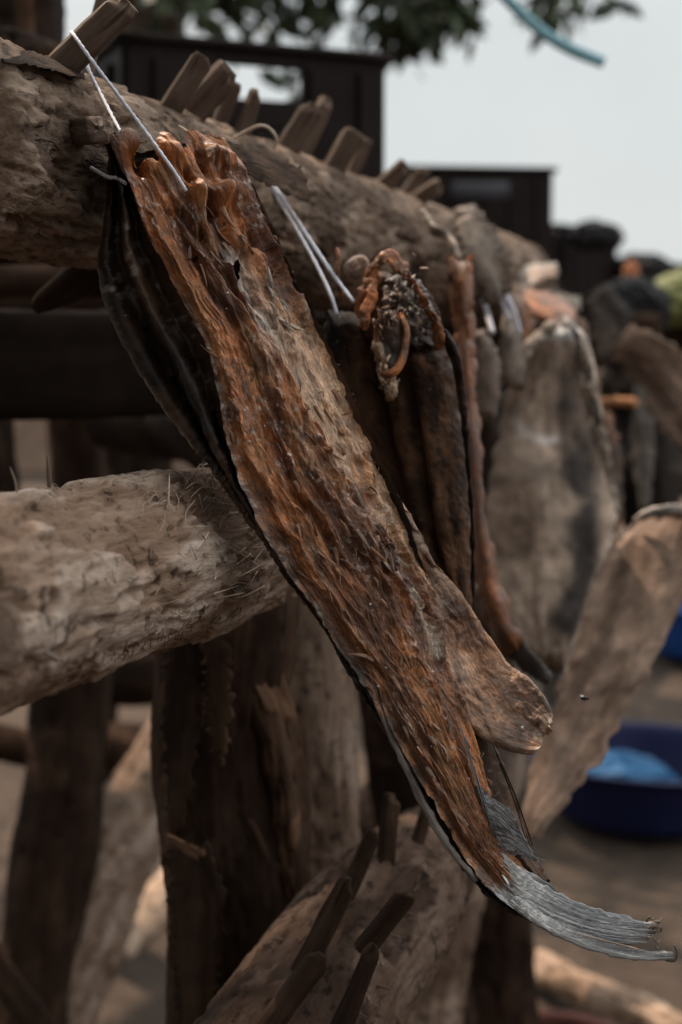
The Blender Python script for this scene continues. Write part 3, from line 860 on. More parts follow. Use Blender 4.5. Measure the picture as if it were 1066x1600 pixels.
# ================================================================ second fish (dark, mouth agape)
f2 = empty('dried_fish', P(600, 400, .93), 'dark smoked fish with gaping amber mouth ring, hanging right beside the large amber fish', 'dried fish', 'dried fish hanging on the rack')
mb = MB()
slab(mb, [(560, 500, 676, 520, .95, .945), (588, 570, 708, 560, .95, .945), (606, 640, 722, 640, .948, .945), (622, 720, 730, 720, .945, .94), (634, 790, 735, 800, .94, .935),
          (652, 860, 737, 880, .935, .93), (690, 930, 738, 950, .93, .925), (726, 990, 741, 1004, .925, .92)], 260, 120, lambda v: np.interp(v, [0, .15, .6, 1], [.018, .030, .022, .004]),
     flatcol((.026, .013, .008), (.085, .042, .023), 101, (160, 1, 60)), lambda U, Vv, W, px, py, rest: .0030 * fbm(rest * np.array([60, 1, 9]), 4, 102) + .0006 * ridge((rest @ ROT) * np.array([420, 1, 260]), 3, 103) - .012 * np.exp(-((U - .30) / .10) ** 2) * sstep(.1, .3, Vv), 4.0, 21)
mb.build('body', M['scale_skin'], f2)
mb = MB()
slab(mb, [(510, 486, 556, 484, .955, .96), (506, 560, 592, 540, .955, .965), (518, 640, 622, 640, .955, .965), (543, 720, 650, 720, .955, .965), (588, 800, 680, 800, .95, .96), (640, 880, 705, 880, .945, .95)],
     140, 60, .016, flatcol((.014, .009, .008), (.060, .030, .017), 104), lump(.005, (70, 1, 16), 105), 4, 22)
mb.build('flank', M['scale_skin'], f2)
mb = MB()
amb = np.array([.30, .105, .034])
def strip(pts, flat, roll, c, amp=.0012, sup=2.4, seed=1, nv=60):
    tube_px(mb, pts, 18, nv=nv, flat=flat, roll=roll, sup=sup, seed=seed,
            disp=lambda r, s, th: (amp * fbm(r * 150, 4, seed), lrp(np.tile(np.array(c) * .45, (len(r), 1)), np.tile(np.array(c) * 1.25, (len(r), 1)), sstep(-.25, .25, fbm(r * 70, 3, seed + 3))[:, None])))
strip([(566, 512, .925, 5), (566, 476, .917, 13), (577, 436, .912, 14), (590, 408, .910, 11), (604, 398, .908, 9), (622, 412, .912, 14), (636, 430, .918, 8)], .26, .8, amb, .0042, seed=3, nv=120)
strip([(634, 424, .918, 5), (654, 462, .918, 9), (674, 490, .916, 8), (685, 520, .914, 13), (690, 546, .914, 6)], .26, .6, amb * .8, .0042, seed=5, nv=120)
strip([(590, 436, .908, 5), (578, 470, .906, 10), (572, 494, .905, 9), (570, 516, .906, 3)], .25, 1.1, amb, .0035, seed=7, nv=120)
strip([(526, 388, .932, 4), (530, 404, .93, 7), (527, 432, .93, 8), (534, 462, .935, 6)], .5, .3, amb * .8, .001, seed=9)
strip([(540, 430, .945, 6), (548, 418, .945, 12), (566, 408, .945, 9), (574, 424, .945, 5)], .6, .3, np.array([.40, .27, .2]), .001, seed=10)
mb.build('jaw', M['flesh'], f2)
mb = MB()
strip([(626, 492, .908, 8), (635, 520, .902, 7), (632, 548, .899, 8), (626, 568, .897, 9), (614, 582, .896, 9), (602, 584, .897, 8), (595, 576, .899, 4)], .75, .3, amb * 1.25, .0009, seed=12, nv=90)
strip([(622, 486, .906, 4), (604, 494, .905, 8), (592, 506, .904, 8), (589, 535, .904, 6), (592, 560, .902, 6), (598, 584, .900, 4)], .5, .9, amb * .38, .0012, seed=13, nv=90)
slab(mb, [(600, 500, 628, 498, .907, .906), (594, 530, 634, 528, .905, .904), (598, 560, 630, 556, .903, .902), (606, 582, 620, 580, .901, .901)], 40, 30, .004, flatcol((.020, .010, .007), (.075, .030, .014), 88, (90, 1, 40)), lump(.004, (90, 1, 60), 89), 2, 6)
mb.build('mouth_ring', M['flesh'], f2)
mb = MB()
def blobs(cx, cy, d, n, sx, sy, r, c, seed):
    g2 = np.random.default_rng(seed)
    for k in range(n):
        x, y = cx + g2.normal(0, sx), cy + g2.normal(0, sy); rr = r * g2.uniform(.5, 1.4); a = g2.uniform(0, 3.1)
        ex, ey = rr * math.cos(a) * 1.5, rr * math.sin(a) * 1.5
        tube_px(mb, [(x - ex, y - ey, d + g2.normal(0, .003), rr * .4), (x, y, d - .003 + g2.normal(0, .003), rr), (x + ex, y + ey, d + g2.normal(0, .003), rr * .35)], 8, nv=9,
                col=np.array(c) * g2.uniform(.4, 1.5), disp=lambda q, s, th: .0008 * fbm(q * 260, 3, seed), seed=k)
def shards(cx, cy, d, n, sx, sy, ln, w, c, seed, ang=1.2, spread=.8):
    g2 = np.random.default_rng(seed)
    for k in range(n):
        x, y = cx + g2.normal(0, sx), cy + g2.normal(0, sy); a = ang + g2.normal(0, spread); L = ln * g2.uniform(.4, 1.4); ww = w * g2.uniform(.5, 1.5)
        ex, ey = L * math.cos(a), L * math.sin(a)
        tube_px(mb, [(x - ex, y - ey, d + g2.normal(0, .003), ww * .5), (x + g2.normal(0, 2), y, d - .003 + g2.normal(0, .003), ww), (x + ex, y + ey, d - .002 + g2.normal(0, .004), ww * .15)], 7, nv=9, flat=.5, roll=g2.uniform(0, 3),
                col=np.array(c) * g2.uniform(.25, 1.6), disp=lambda q, s, th: .0007 * fbm(q * 300, 3, seed), seed=k)
slab(mb, [(604, 432, 660, 440, .925, .932), (600, 470, 676, 480, .920, .93), (612, 505, 690, 510, .918, .93), (640, 545, 694, 545, .925, .935)], 90, 70, .010, flatcol((.030, .020, .016), (.13, .085, .065), 306, (160, 1, 160)), lump(.006, (170, 1, 170), 307), 5, 24)
shards(630, 462, .910, 44, 13, 24, 5, 2.0, (.24, .17, .135), 31)
shards(608, 494, .899, 26, 12, 7, 8, 2.0, (.20, .13, .09), 35)
shards(656, 490, .916, 34, 14, 20, 5, 2.2, (.13, .09, .07), 32)
slab(mb, [(584, 535, 600, 533, .91, .91), (590, 570, 612, 568, .908, .908), (598, 600, 620, 600, .906, .906), (607, 624, 618, 624, .906, .906)], 60, 40, .008, flatcol((.20, .115, .065), (.36, .25, .17), 308, (160, 1, 120)), lump(.004, (150, 1, 100), 309), 4, 25)
shards(600, 580, .900, 20, 7, 26, 8, 1.8, (.34, .22, .14), 33, 1.4, .5)
shards(612, 606, .899, 16, 6, 10, 7, 1.6, (.36, .25, .17), 34, 1.4, .5)
mb.build('gill_crust', M['flesh'], f2)
mb = MB()
slab(mb, [(584, 420, 660, 440, .935, .94), (576, 490, 690, 500, .935, .94), (580, 560, 700, 560, .94, .94), (600, 620, 690, 600, .945, .945)], 60, 40, .012, flatcol((.03, .016, .010), (.10, .045, .020), 106), lump(.004, (90, 1, 60), 107), 3, 23)
mb.build('head', M['scale_skin'], f2)
mb = MB()
strip([(694, 520, .918, 8), (704, 540, .914, 13), (716, 580, .913, 12), (724, 640, .914, 9), (731, 720, .913, 6), (737, 800, .912, 5), (739, 880, .910, 5), (740, 960, .908, 3)], .5, .4, np.array([.030, .017, .012]), .0016, seed=14, nv=160)
mb.build('back_ridge', M['scale_skin'], f2)

# ================================================================ fish further along the rack
def fish_slab(label, rows, T, c1, c2, mat='pale_fish', amp=.004, end=None, endv=.8, seed=1, sc=(40, 40, 12), extra=None, ragged=4.0, nv=110, na=56, col=None):
    rw = np.array(rows, float)
    o = empty('dried_fish', P((rw[0][0] + rw[0][2]) / 2, (rw[0][1] + rw[0][3]) / 2, rw[0][4]), label, 'dried fish', 'dried fish hanging on the rack')
    mb = MB()
    slab(mb, rw, nv, na, T, col or flatcol(c1, c2, seed, sc, end, endv), lump(amp, (36, 1, 12), seed + 2), ragged, seed)
    if extra: extra(mb)
    mb.build('body', M[mat], o)
    return o
f3 = fish_slab('narrow rust-orange dried fish seen edge on, just right of the dark gaping fish',
    [(700, 402, 736, 398, 1.16, 1.15), (708, 500, 738, 490, 1.16, 1.15), (716, 600, 743, 596, 1.15, 1.14), (724, 700, 749, 700, 1.14, 1.13), (731, 800, 758, 800, 1.13, 1.12), (742, 895, 774, 890, 1.12, 1.11), (762, 975, 794, 950, 1.11, 1.10), (796, 1034, 822, 1004, 1.10, 1.09)],
    .02, (.26, .088, .028), (.10, .036, .016), 'flesh', .007, seed=201, ragged=7, nv=160)
mb = MB(); slab(mb, [(796, 1026, 818, 1002, 1.10, 1.09), (826, 1056, 842, 1030, 1.10, 1.09), (846, 1066, 858, 1046, 1.09, 1.09), (860, 1068, 864, 1056, 1.09, 1.09)], 40, 30, .004, flatcol((.10, .075, .062), (.05, .038, .032), 203), None, 4, 203)
mb.build('tail_fin', M['fin'], f3)
mb = MB(); strip([(660, 330, 1.2, 5), (676, 356, 1.19, 9), (700, 372, 1.18, 9), (712, 396, 1.17, 10), (718, 410, 1.16, 8)], .5, .2, np.array([.38, .30, .25]), .002, seed=15)
mb.build('jaw', M['pale_fish'], f3)

def big_col(U, Vv, W, px, py, rest):
    c = flatcol((.36, .265, .205), (.22, .155, .118), 211, (25, 1, 10))(U, Vv, W, px, py, rest)
    n = fbm(np.stack([px / 60, py / 60, px * 0], 1), 3, 212)
    k = sstep(850, 890, px + 45 * n) * sstep(620, 760, py + 60 * n) * (1 - sstep(920, 950, px))
    c = lrp(c, np.tile(np.array([.030, .025, .024]), (len(c), 1)), (.95 * k)[:, None])
    d, _, _ = polydist(px, py, [(806, 655), (822, 678), (850, 690), (868, 686)])
    c = lrp(c, np.tile(np.array([.52, .45, .42]), (len(c), 1)), np.exp(-(d / 7) ** 2)[:, None])
    d, _, _ = polydist(px, py, [(876, 585), (884, 610), (882, 640)])
    c = lrp(c, np.tile(np.array([.04, .03, .025]), (len(c), 1)), (.9 * np.exp(-(d / 20) ** 2))[:, None])
    d, _, _ = polydist(px, py, [(868, 512), (895, 520)])
    c = lrp(c, np.tile(np.array([.50, .48, .47]), (len(c), 1)), (.9 * np.exp(-(d / 14) ** 2))[:, None])
    d, _, _ = polydist(px, py, [(830, 735), (846, 738)])
    c = lrp(c, np.tile(np.array([.12, .10, .09]), (len(c), 1)), (.6 * np.exp(-(d / 16) ** 2))[:, None])
    e = sstep(.0, .06, 1 - U) * 0 + np.exp(-((1 - U) / .05) ** 2)
    return lrp(c, np.tile(np.array([.40, .33, .28]), (len(c), 1)), (.8 * e)[:, None])
f4 = fish_slab('big beige dried fish with dark grey flank and pointed snout, in the blurred row',
    [(862, 508, 888, 496, 1.46, 1.46), (822, 556, 915, 532, 1.47, 1.47), (796, 606, 930, 596, 1.48, 1.47), (784, 668, 942, 664, 1.48, 1.46), (768, 740, 958, 738, 1.47, 1.45), (756, 810, 964, 806, 1.46, 1.44), (757, 880, 948, 868, 1.45, 1.44), (770, 950, 922, 930, 1.44, 1.43), (800, 1012, 900, 990, 1.43, 1.42), (846, 1062, 884, 1046, 1.42, 1.42)],
    .045, (1, 1, 1), (1, 1, 1), 'pale_fish', .014, seed=210, col=big_col, nv=160, na=90)
mb = MB(); slab(mb, [(786, 486, 800, 482, 1.42, 1.42), (782, 530, 815, 526, 1.42, 1.42), (786, 580, 822, 570, 1.43, 1.43), (800, 610, 820, 604, 1.44, 1.44)], 40, 30, .010, flatcol((.30, .25, .21), (.22, .17, .14), 214), lump(.003, (60, 1, 20), 215), 3, 215)
mb.build('gill_flap', M['pale_fish'], f4)
mb = MB(); strip([(866, 505, 1.43, 10), (830, 540, 1.43, 9), (800, 572, 1.435, 9), (786, 600, 1.44, 6)], .6, .4, np.array([.34, .27, .22]), .003, seed=16)
strip([(884, 505, 1.43, 9), (912, 560, 1.43, 10), (930, 640, 1.43, 9), (948, 720, 1.43, 9), (962, 800, 1.43, 7)], .6, .4, np.array([.34, .27, .22]), .004, seed=17)
mb.build('jaw', M['pale_fish'], f4)
mb = MB(); slab(mb, [(838, 1050, 872, 1040, 1.42, 1.41), (850, 1086, 894, 1062, 1.42, 1.40), (866, 1120, 905, 1092, 1.42, 1.40)], 30, 30, .004, flatcol((.12, .11, .11), (.2, .18, .17), 216), None, 4, 217)
mb.build('tail_fin', M['fin'], f4)

def plank_col(U, Vv, W, px, py, rest):
    c = flatcol((.33, .225, .170), (.25, .162, .118), 221, (30, 1, 14))(U, Vv, W, px, py, rest)
    n = fbm(np.stack([px / 22, py / 40, px * 0], 1), 4, 222)
    d, _, _ = polydist(px + 16 * n, py, [(992, 850), (962, 950), (935, 1020), (912, 1080)])
    c = lrp(c, np.tile(np.array([.13, .085, .062]), (len(c), 1)), (.95 * np.exp(-(d / 17) ** 2) * sstep(-.5, .0, n))[:, None])
    d, _, _ = polydist(px + 8 * n, py, [(1010, 860), (1000, 960), (960, 1080), (900, 1200)])
    return lrp(c, np.tile(np.array([.20, .125, .088]), (len(c), 1)), (.5 * np.exp(-(d / 16) ** 2))[:, None])
f5 = fish_slab('long flat beige fillet with a brown streak, slanting down in front of the blue tubs',
    [(990, 812, 1084, 796, 1.36, 1.30), (955, 850, 1090, 850, 1.36, 1.30), (930, 905, 1078, 912, 1.36, 1.30), (910, 965, 1052, 980, 1.35, 1.30), (886, 1040, 1016, 1050, 1.34, 1.29), (862, 1105, 976, 1115, 1.33, 1.29), (838, 1175, 934, 1190, 1.32, 1.28), (818, 1240, 884, 1256, 1.31, 1.28), (806, 1298, 840, 1312, 1.30, 1.28)],
    .008, (1, 1, 1), (1, 1, 1), 'pale_fish', .005, seed=220, col=plank_col, nv=160, na=70, ragged=6)
mb = MB(); strip([(992, 812, 1.34, 5), (1020, 800, 1.32, 8), (1060, 796, 1.31, 8), (1085, 800, 1.3, 6)], .6, .2, np.array([.48, .42, .38]), .002, seed=18)
mb.build('cut_edge', M['pale_fish'], f5)
fish_slab('brown flat fish slanting off the right edge, below the green sack', [(948, 548, 992, 512, 2.0, 1.95), (970, 575, 1040, 530, 1.98, 1.92), (1000, 625, 1090, 575, 1.95, 1.9), (1040, 680, 1120, 620, 1.9, 1.9), (1090, 730, 1150, 680, 1.9, 1.9)], .009, (.24, .160, .118), (.11, .070, .050), seed=230, amp=.008)
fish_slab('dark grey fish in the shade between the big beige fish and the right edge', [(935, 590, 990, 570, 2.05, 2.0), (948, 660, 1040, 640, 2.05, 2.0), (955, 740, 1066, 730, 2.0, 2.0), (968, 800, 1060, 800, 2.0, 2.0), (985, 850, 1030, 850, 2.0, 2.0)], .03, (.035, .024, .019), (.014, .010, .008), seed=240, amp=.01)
fish_slab('thin greyish fish hanging straight down behind the orange stick', [(990, 600, 1010, 600, 1.95, 1.95), (986, 680, 1022, 676, 1.95, 1.95), (992, 750, 1020, 750, 1.94, 1.94), (1002, 800, 1014, 800, 1.94, 1.94)], .012, (.17, .145, .125), (.10, .08, .07), seed=245, amp=.006)
fish_slab('small amber fish lying on top of the rail above the big beige fish', [(800, 452, 808, 486, 1.62, 1.58), (830, 452, 846, 500, 1.62, 1.58), (866, 462, 872, 514, 1.62, 1.57), (900, 486, 896, 528, 1.62, 1.57)], .022, (.34, .115, .035), (.14, .052, .024), 'flesh', seed=250, amp=.006)
fish_slab('small pale pinkish fish lying crosswise on the rail by the stacked crates', [(776, 462, 790, 478, 1.7, 1.66), (800, 426, 814, 468, 1.7, 1.66), (836, 412, 840, 444, 1.7, 1.66), (872, 410, 872, 432, 1.7, 1.66)], .018, (.44, .37, .32), (.28, .19, .15), seed=255, amp=.006)
fish_slab('grey flat fish tail lying behind the small amber fish on the rail', [(850, 452, 850, 476, 1.78, 1.76), (880, 458, 882, 482, 1.78, 1.76), (908, 464, 906, 488, 1.78, 1.76)], .010, (.22, .20, .18), (.14, .12, .10), seed=258, amp=.004)
fish_slab('short plump pale fish hanging in the gap left of the big beige fish', [(738, 516, 756, 512, 1.33, 1.33), (736, 560, 778, 556, 1.33, 1.32), (738, 610, 782, 610, 1.33, 1.32), (748, 650, 772, 650, 1.33, 1.33)], .018, (.20, .152, .125), (.15, .11, .09), seed=260, amp=.006)
fish_slab('curled pale fish skin draped over the rail end beside the rust-orange fish', [(712, 350, 742, 330, 1.34, 1.36), (726, 390, 772, 360, 1.32, 1.36), (740, 430, 796, 400, 1.32, 1.36), (756, 470, 800, 450, 1.33, 1.37)], .012, (.20, .15, .118), (.06, .042, .032), seed=265, amp=.012, ragged=9)
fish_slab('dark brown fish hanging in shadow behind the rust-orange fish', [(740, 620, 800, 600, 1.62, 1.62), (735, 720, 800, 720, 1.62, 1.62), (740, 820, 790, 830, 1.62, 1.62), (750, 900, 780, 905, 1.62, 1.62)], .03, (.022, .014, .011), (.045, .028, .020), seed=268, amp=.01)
fish_slab('brown dried fish hanging low behind the tail of the large amber fish', [(700, 900, 770, 900, 1.5, 1.5), (690, 1000, 800, 1010, 1.5, 1.5), (700, 1110, 820, 1110, 1.5, 1.5), (740, 1210, 815, 1215, 1.5, 1.5), (770, 1280, 800, 1290, 1.5, 1.5)], .02, (.17, .125, .10), (.09, .062, .05), seed=270, amp=.01)
for lab_, rows_, T_, ca_, cb_, m_, sd_ in (
    ('ragged rust-brown fish skin curling up beside the pale pinkish fish', [(744, 470, 760, 430, 1.48, 1.48), (780, 470, 806, 446, 1.48, 1.5), (800, 500, 830, 490, 1.5, 1.5), (806, 540, 826, 540, 1.5, 1.5)], .012, (.20, .085, .035), (.10, .05, .03), 'flesh', 281),
    ('dull grey-brown fish tail poking up behind the curled pale skin', [(716, 330, 734, 318, 1.5, 1.5), (730, 360, 756, 344, 1.5, 1.5), (752, 390, 776, 372, 1.5, 1.5)], .010, (.22, .18, .155), (.10, .08, .066), 'pale_fish', 282),
    ('bleached fish jaw standing on end before the second crate', [(728, 352, 736, 320, 1.6, 1.6), (738, 370, 752, 340, 1.6, 1.6), (738, 400, 752, 384, 1.6, 1.6)], .008, (.40, .34, .30), (.24, .19, .16), 'pale_fish', 283),
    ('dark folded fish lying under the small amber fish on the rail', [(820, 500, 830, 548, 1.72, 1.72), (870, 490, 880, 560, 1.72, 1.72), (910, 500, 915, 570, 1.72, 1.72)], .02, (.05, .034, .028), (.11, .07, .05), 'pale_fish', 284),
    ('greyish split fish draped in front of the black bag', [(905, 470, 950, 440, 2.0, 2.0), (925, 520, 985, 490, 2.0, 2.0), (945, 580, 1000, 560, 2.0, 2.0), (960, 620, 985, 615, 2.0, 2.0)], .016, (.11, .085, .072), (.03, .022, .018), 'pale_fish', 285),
    ('reddish-brown fish strip hanging just right of the big beige fish', [(934, 640, 950, 640, 1.75, 1.75), (944, 700, 968, 700, 1.75, 1.75), (952, 780, 972, 780, 1.75, 1.75), (958, 830, 966, 830, 1.75, 1.75)], .010, (.17, .07, .03), (.07, .04, .026), 'flesh', 286),
    ('pale brown fish flank hanging at the far right edge under the brown flat fish', [(1036, 600, 1090, 580, 2.2, 2.2), (1030, 700, 1096, 690, 2.2, 2.2), (1050, 780, 1096, 780, 2.2, 2.2)], .02, (.17, .12, .095), (.08, .056, .045), 'pale_fish', 287)):
    fish_slab(lab_, rows_, T_, ca_, cb_, m_, .010, seed=sd_, ragged=8, nv=70, na=44)
cord('cord', [[(812, 520, 1.38), (800, 480, 1.38), (770, 430, 1.39), (742, 396, 1.40), (734, 388, 1.42)], [(796, 500, 1.38), (776, 450, 1.39), (748, 404, 1.40)], [(770, 520, 1.34), (756, 470, 1.37), (742, 420, 1.40)]],
     'pair of thick blurred cords running from the rail end to the big beige fish', 'cord', 4.2)
mb = MB(); tube_px(mb, [(938, 632, 1.85, 9), (960, 628, 1.83, 9), (994, 629, 1.8, 7)], 12, col=(.42, .19, .09), nv=20, disp=lambda r, s, th: .002 * fbm(r * 60, 3, 5))
tag(mb.build('stick', M['straw'], None), 'short orange-brown stick poking out between the blurred fish', 'stick')

# ================================================================ the rack
rack = empty('drying_rack', (0, .9, 0), 'rough log drying rack with split pegs, thick rails and gnarled posts', 'drying rack')
def bark_disp(amp, seed, patch=True, lump_=.004, stretch=4.0, ca=(.72, .68, .66), cb=(1.25, 1.2, 1.15)):
    def f(r, s, th):
        q = r * np.array([1, 1, 1 / stretch])
        h = lump_ * fbm(r * np.array([14, 14, 7]), 3, seed)
        cr = ridge(q * 95, 4, seed + 1)
        h = h + amp * .8 * np.minimum(cr, .35) + amp * .8 * fbm(q * 260, 3, seed + 2)
        pm = sstep(-.02, .05, fbm(r * np.array([26, 26, 13]), 4, seed + 3))
        h = h + (amp * 1.1 * pm if patch else 0)
        pit = np.maximum(0, fbm(r * np.array([150, 150, 34]), 4, seed + 4, .6) - .18)
        h = h - amp * 6 * pit
        c = lrp(np.array(ca)[None], np.array(cb)[None], pm[:, None])
        return h, c
    return f
rail = None
def rail_disp(r, s, th):
    h, c = bark_disp(.0024, 301, True, .004, 3.0)(r, s, th)
    z = r[:, 2]
    for zz, a in ((.045, .9), (.06, .8), (.078, .9), (.092, .7)):      # saw nicks across the top
        h = h - .003 * a * np.exp(-((z - zz - .02 * np.sin(th)) / .0022) ** 2) * sstep(.6, 1.0, np.cos(th))
    return h, c
mb = MB()
LOG = [(-130, 203, .72, 166), (0, 238, .815, 154), (250, 304, 1.00, 126), (500, 366, 1.27, 100), (720, 424, 1.66, 76), (800, 446, 1.90, 66)]
tube_px(mb, LOG, 260, nv=520, disp=rail_disp, cap_col=(1.3, 1.2, 1.1))
rail = mb.build('rail', M['bark'], rack); RAILMB = mb
# loose bark lip near the second pair of pegs and by the near end
mb = MB()
slab(mb, [(296, 204, 302, 226, .872, .852), (330, 212, 338, 248, .885, .862), (372, 228, 384, 272, .905, .880), (420, 244, 436, 296, .94, .912), (470, 262, 486, 318, .985, .955)], 110, 50, .0045,
     flatcol((.33, .26, .21), (.22, .165, .13), 305, (60, 1, 20)), lump(.004, (70, 1, 22), 306), 5, 305)
slab(mb, [(0, 78, 4, 96, .742, .70), (50, 82, 60, 104, .775, .735), (100, 98, 106, 118, .805, .765), (130, 112, 132, 124, .82, .79)], 70, 40, .0025, flatcol((.17, .13, .105), (.10, .07, .055), 307), lump(.003, (70, 1, 22), 308), 2.5, 307)
mb.build('bark_flake', M['bark'], rail)
# lower rail
mb = MB()
LOW = [(-150, 985, .57, 190), (0, 940, .655, 163), (160, 898, .755, 142), (300, 862, .865, 124), (400, 838, .985, 104), (440, 828, 1.04, 96)]
tube_px(mb, LOW, 230, nv=360, disp=bark_disp(.0022, 321, True, .0035, 5.0, (.74, .63, .56), (1.14, 1.10, 1.08)), cap_col=(1.1, 1, .95))
low = mb.build('rail', M['pale_log'], rack)
_x, _y, _d = project(np.vstack(mb.v)); LOWMAP = {}
for a_, b_, c_ in zip((_x // 6).astype(int), (_y // 6).astype(int), _d):
    if c_ < LOWMAP.get((a_, b_), 9): LOWMAP[(a_, b_)] = c_
mb = MB(); g = np.random.default_rng(33)
def log_pt(px, t):
    """point on the camera-facing surface of the lower rail: t -1 top .. 1 bottom"""
    L = np.array(LOW); cy = np.interp(px, L[:, 0], L[:, 1]); d = np.interp(px, L[:, 0], L[:, 2]); r = np.interp(px, L[:, 0], L[:, 3])
    y = cy + t * r * 1.02
    return y, LOWMAP.get((int(px // 6), int(y // 6)), d) - .0008
def fibre(px, t, ln, lift, ang, w, c):
    y, d = log_pt(px, t); y2, d2 = log_pt(px + ln * math.cos(ang) * .5, np.clip(t + ln * math.sin(ang) / 240, -1, 1)); y3, d3 = log_pt(px + ln * math.cos(ang), np.clip(t + ln * math.sin(ang) / 120, -1, 1))
    up = -abs(lift) * 1.5 if t < -.6 else 0
    tube_px(mb, [(px, y, d - .0005, w), (px + ln * math.cos(ang) * .5, y2 + up, d2 - lift / FPX * d2, w * .85), (px + ln * math.cos(ang) + g.normal(0, 4), y3 + up * .6 + g.normal(0, 4), d3 - lift * .4 / FPX * d3, w * .25)], 5, nv=8, col=c)
for _ in range(240):
    px = 425 - abs(g.normal(0, 80)); t = g.uniform(-1, .85) if g.random() < .5 else g.uniform(-1, -.55)
    c = np.array([.40, .29, .22]) * g.uniform(.35, 1.5)
    fibre(px, t, g.uniform(8, 48), g.uniform(1, 14), g.normal(0, .9) + (math.pi if g.random() < .5 else 0), g.uniform(.4, 1.5), c)
for _ in range(60):
    fibre(g.uniform(-20, 330), g.uniform(-1, .95), g.uniform(6, 30), g.uniform(1, 6), g.normal(0, 1), g.uniform(.4, 1.4), np.array([.30, .21, .155]) * g.uniform(.5, 1.4))
for _ in range(60):   # ragged lower edge
    px = g.uniform(150, 410); fibre(px, g.uniform(.8, .98), g.uniform(6, 16), g.uniform(1, 6), g.uniform(1.0, 2.2), g.uniform(.5, 1.3), np.array([.22, .14, .095]) * g.uniform(.5, 1.2))
mb.build('bark_fibre', M['straw'], low)['kind'] = 'stuff'
for _pts, _c in (([(78, 762, .70, 4), (76, 735, .70, 3.4), (74, 712, .70, 1)], (.10, .07, .052)), ([(28, 777, .66, 2.6), (24, 752, .66, 1.8), (16, 730, .66, .8)], (.2, .15, .12)),
                 ([(-10, 965, .575, 3), (20, 985, .573, 4), (55, 1010, .580, 4), (92, 1030, .60, 3)], (.30, .24, .20))):
    mb = MB(); tube_px(mb, _pts, 6, col=_c, nv=20); mb.build('splinter', M['straw'], low)

def peg(px0, py0, px1, py1, d0, d1, w, parent, roll=.5, flat=.75, seed=0, taper=.92, mat='peg', nm='peg', sup=8.0):
    mb = MB()
    n = 7; t = np.linspace(0, 1, n)
    pts = [(lrp(px0, px1, k), lrp(py0, py1, k), lrp(d0, d1, k), w / 2 * lrp(1, taper, k)) for k in t]
    def dsp(r, s, th):
        h = .0012 * ridge(r * np.array([170, 170, 14]), 4, seed) + .0022 * fbm(r * np.array([50, 50, 14]), 4, seed + 1)
        h = h - .005 * sstep(.90, 1.03, s + .06 * np.sin(th * 1 + seed) + .05 * fbm(r * 160, 3, seed))
        for q, (t0, dp) in enumerate(((1.2 + seed % 3, .0035), (-1.4 + .7 * (seed % 2), .0025))): h = h - dp * np.exp(-((th - t0 - .1 * np.sin(s * 7 + seed)) / .09) ** 2) * sstep(.45 - .2 * q, .9, s)
        return h
    tube_px(mb, pts, 60, nv=80, sup=sup, flat=flat, roll=roll, disp=dsp, seed=seed)
    return mb.build(nm, M[mat], parent)
def stump(d, **k): return d
peg(76, 124, 202, 4, .80, .785, 46, rail, .35, .8, 1)
peg(128, 134, 170, -36, .90, .91, 40, rail, .2, .6, 2)
for _k, (_x0, _y0, _x1, _y1, _w, _r, _f, _t) in enumerate(((246, 202, 320, 88, 34, .5, .6, .92), (268, 206, 362, 110, 42, .6, .7, 1.0), (330, 230, 366, 128, 40, .3, .6, .92), (368, 238, 402, 140, 27, .5, .8, .92),
        (430, 264, 492, 164, 34, .5, .7, .92), (462, 266, 512, 152, 30, .4, .7, .92), (508, 292, 556, 204, 33, .5, .7, .92), (534, 304, 572, 216, 28, .4, .7, .92),
        (572, 314, 636, 256, 25, .5, .7, .92), (622, 330, 690, 288, 24, .5, .7, .92), (626, 316, 664, 262, 22, .4, .7, .92))):
    _d = float(np.interp(_x0, [0, 250, 500, 720], [.80, .965, 1.22, 1.58])) + (.045 if _k in (2, 5, 7, 10) else 0)
    peg(_x0, _y0, _x1, _y1, _d, _d - .01, _w, rail, _r, _f, 3 + _k, _t)
peg(84, 207, 158, 203, .81, .758, 36, rail, .1, .85, 14, 1.0)
# the curled splinter beside the stump
mb = MB(); tube_px(mb, [(280, 196, .86, .8), (292, 204, .85, 1.0), (304, 216, .84, .8), (318, 222, .84, .5)], 5, col=(.45, .36, .28), nv=14)
mb.build('splinter', M['straw'], rail)

def timber(name, pts, mat, parent, nu=60, nv=90, amp=.004, lump_=.008, seed=1, sup=2.0, flat=1.0, roll=0.0, stretch=4.0, ca=(.8, .78, .76), cb=(1.15, 1.1, 1.08)):
    mb = MB(); tube_px(mb, pts, nu, nv=nv, disp=bark_disp(amp * .4, seed, True, lump_, stretch, ca, cb), sup=sup, flat=flat, roll=roll, seed=seed * .01)
    return mb.build(name, M[mat], parent)
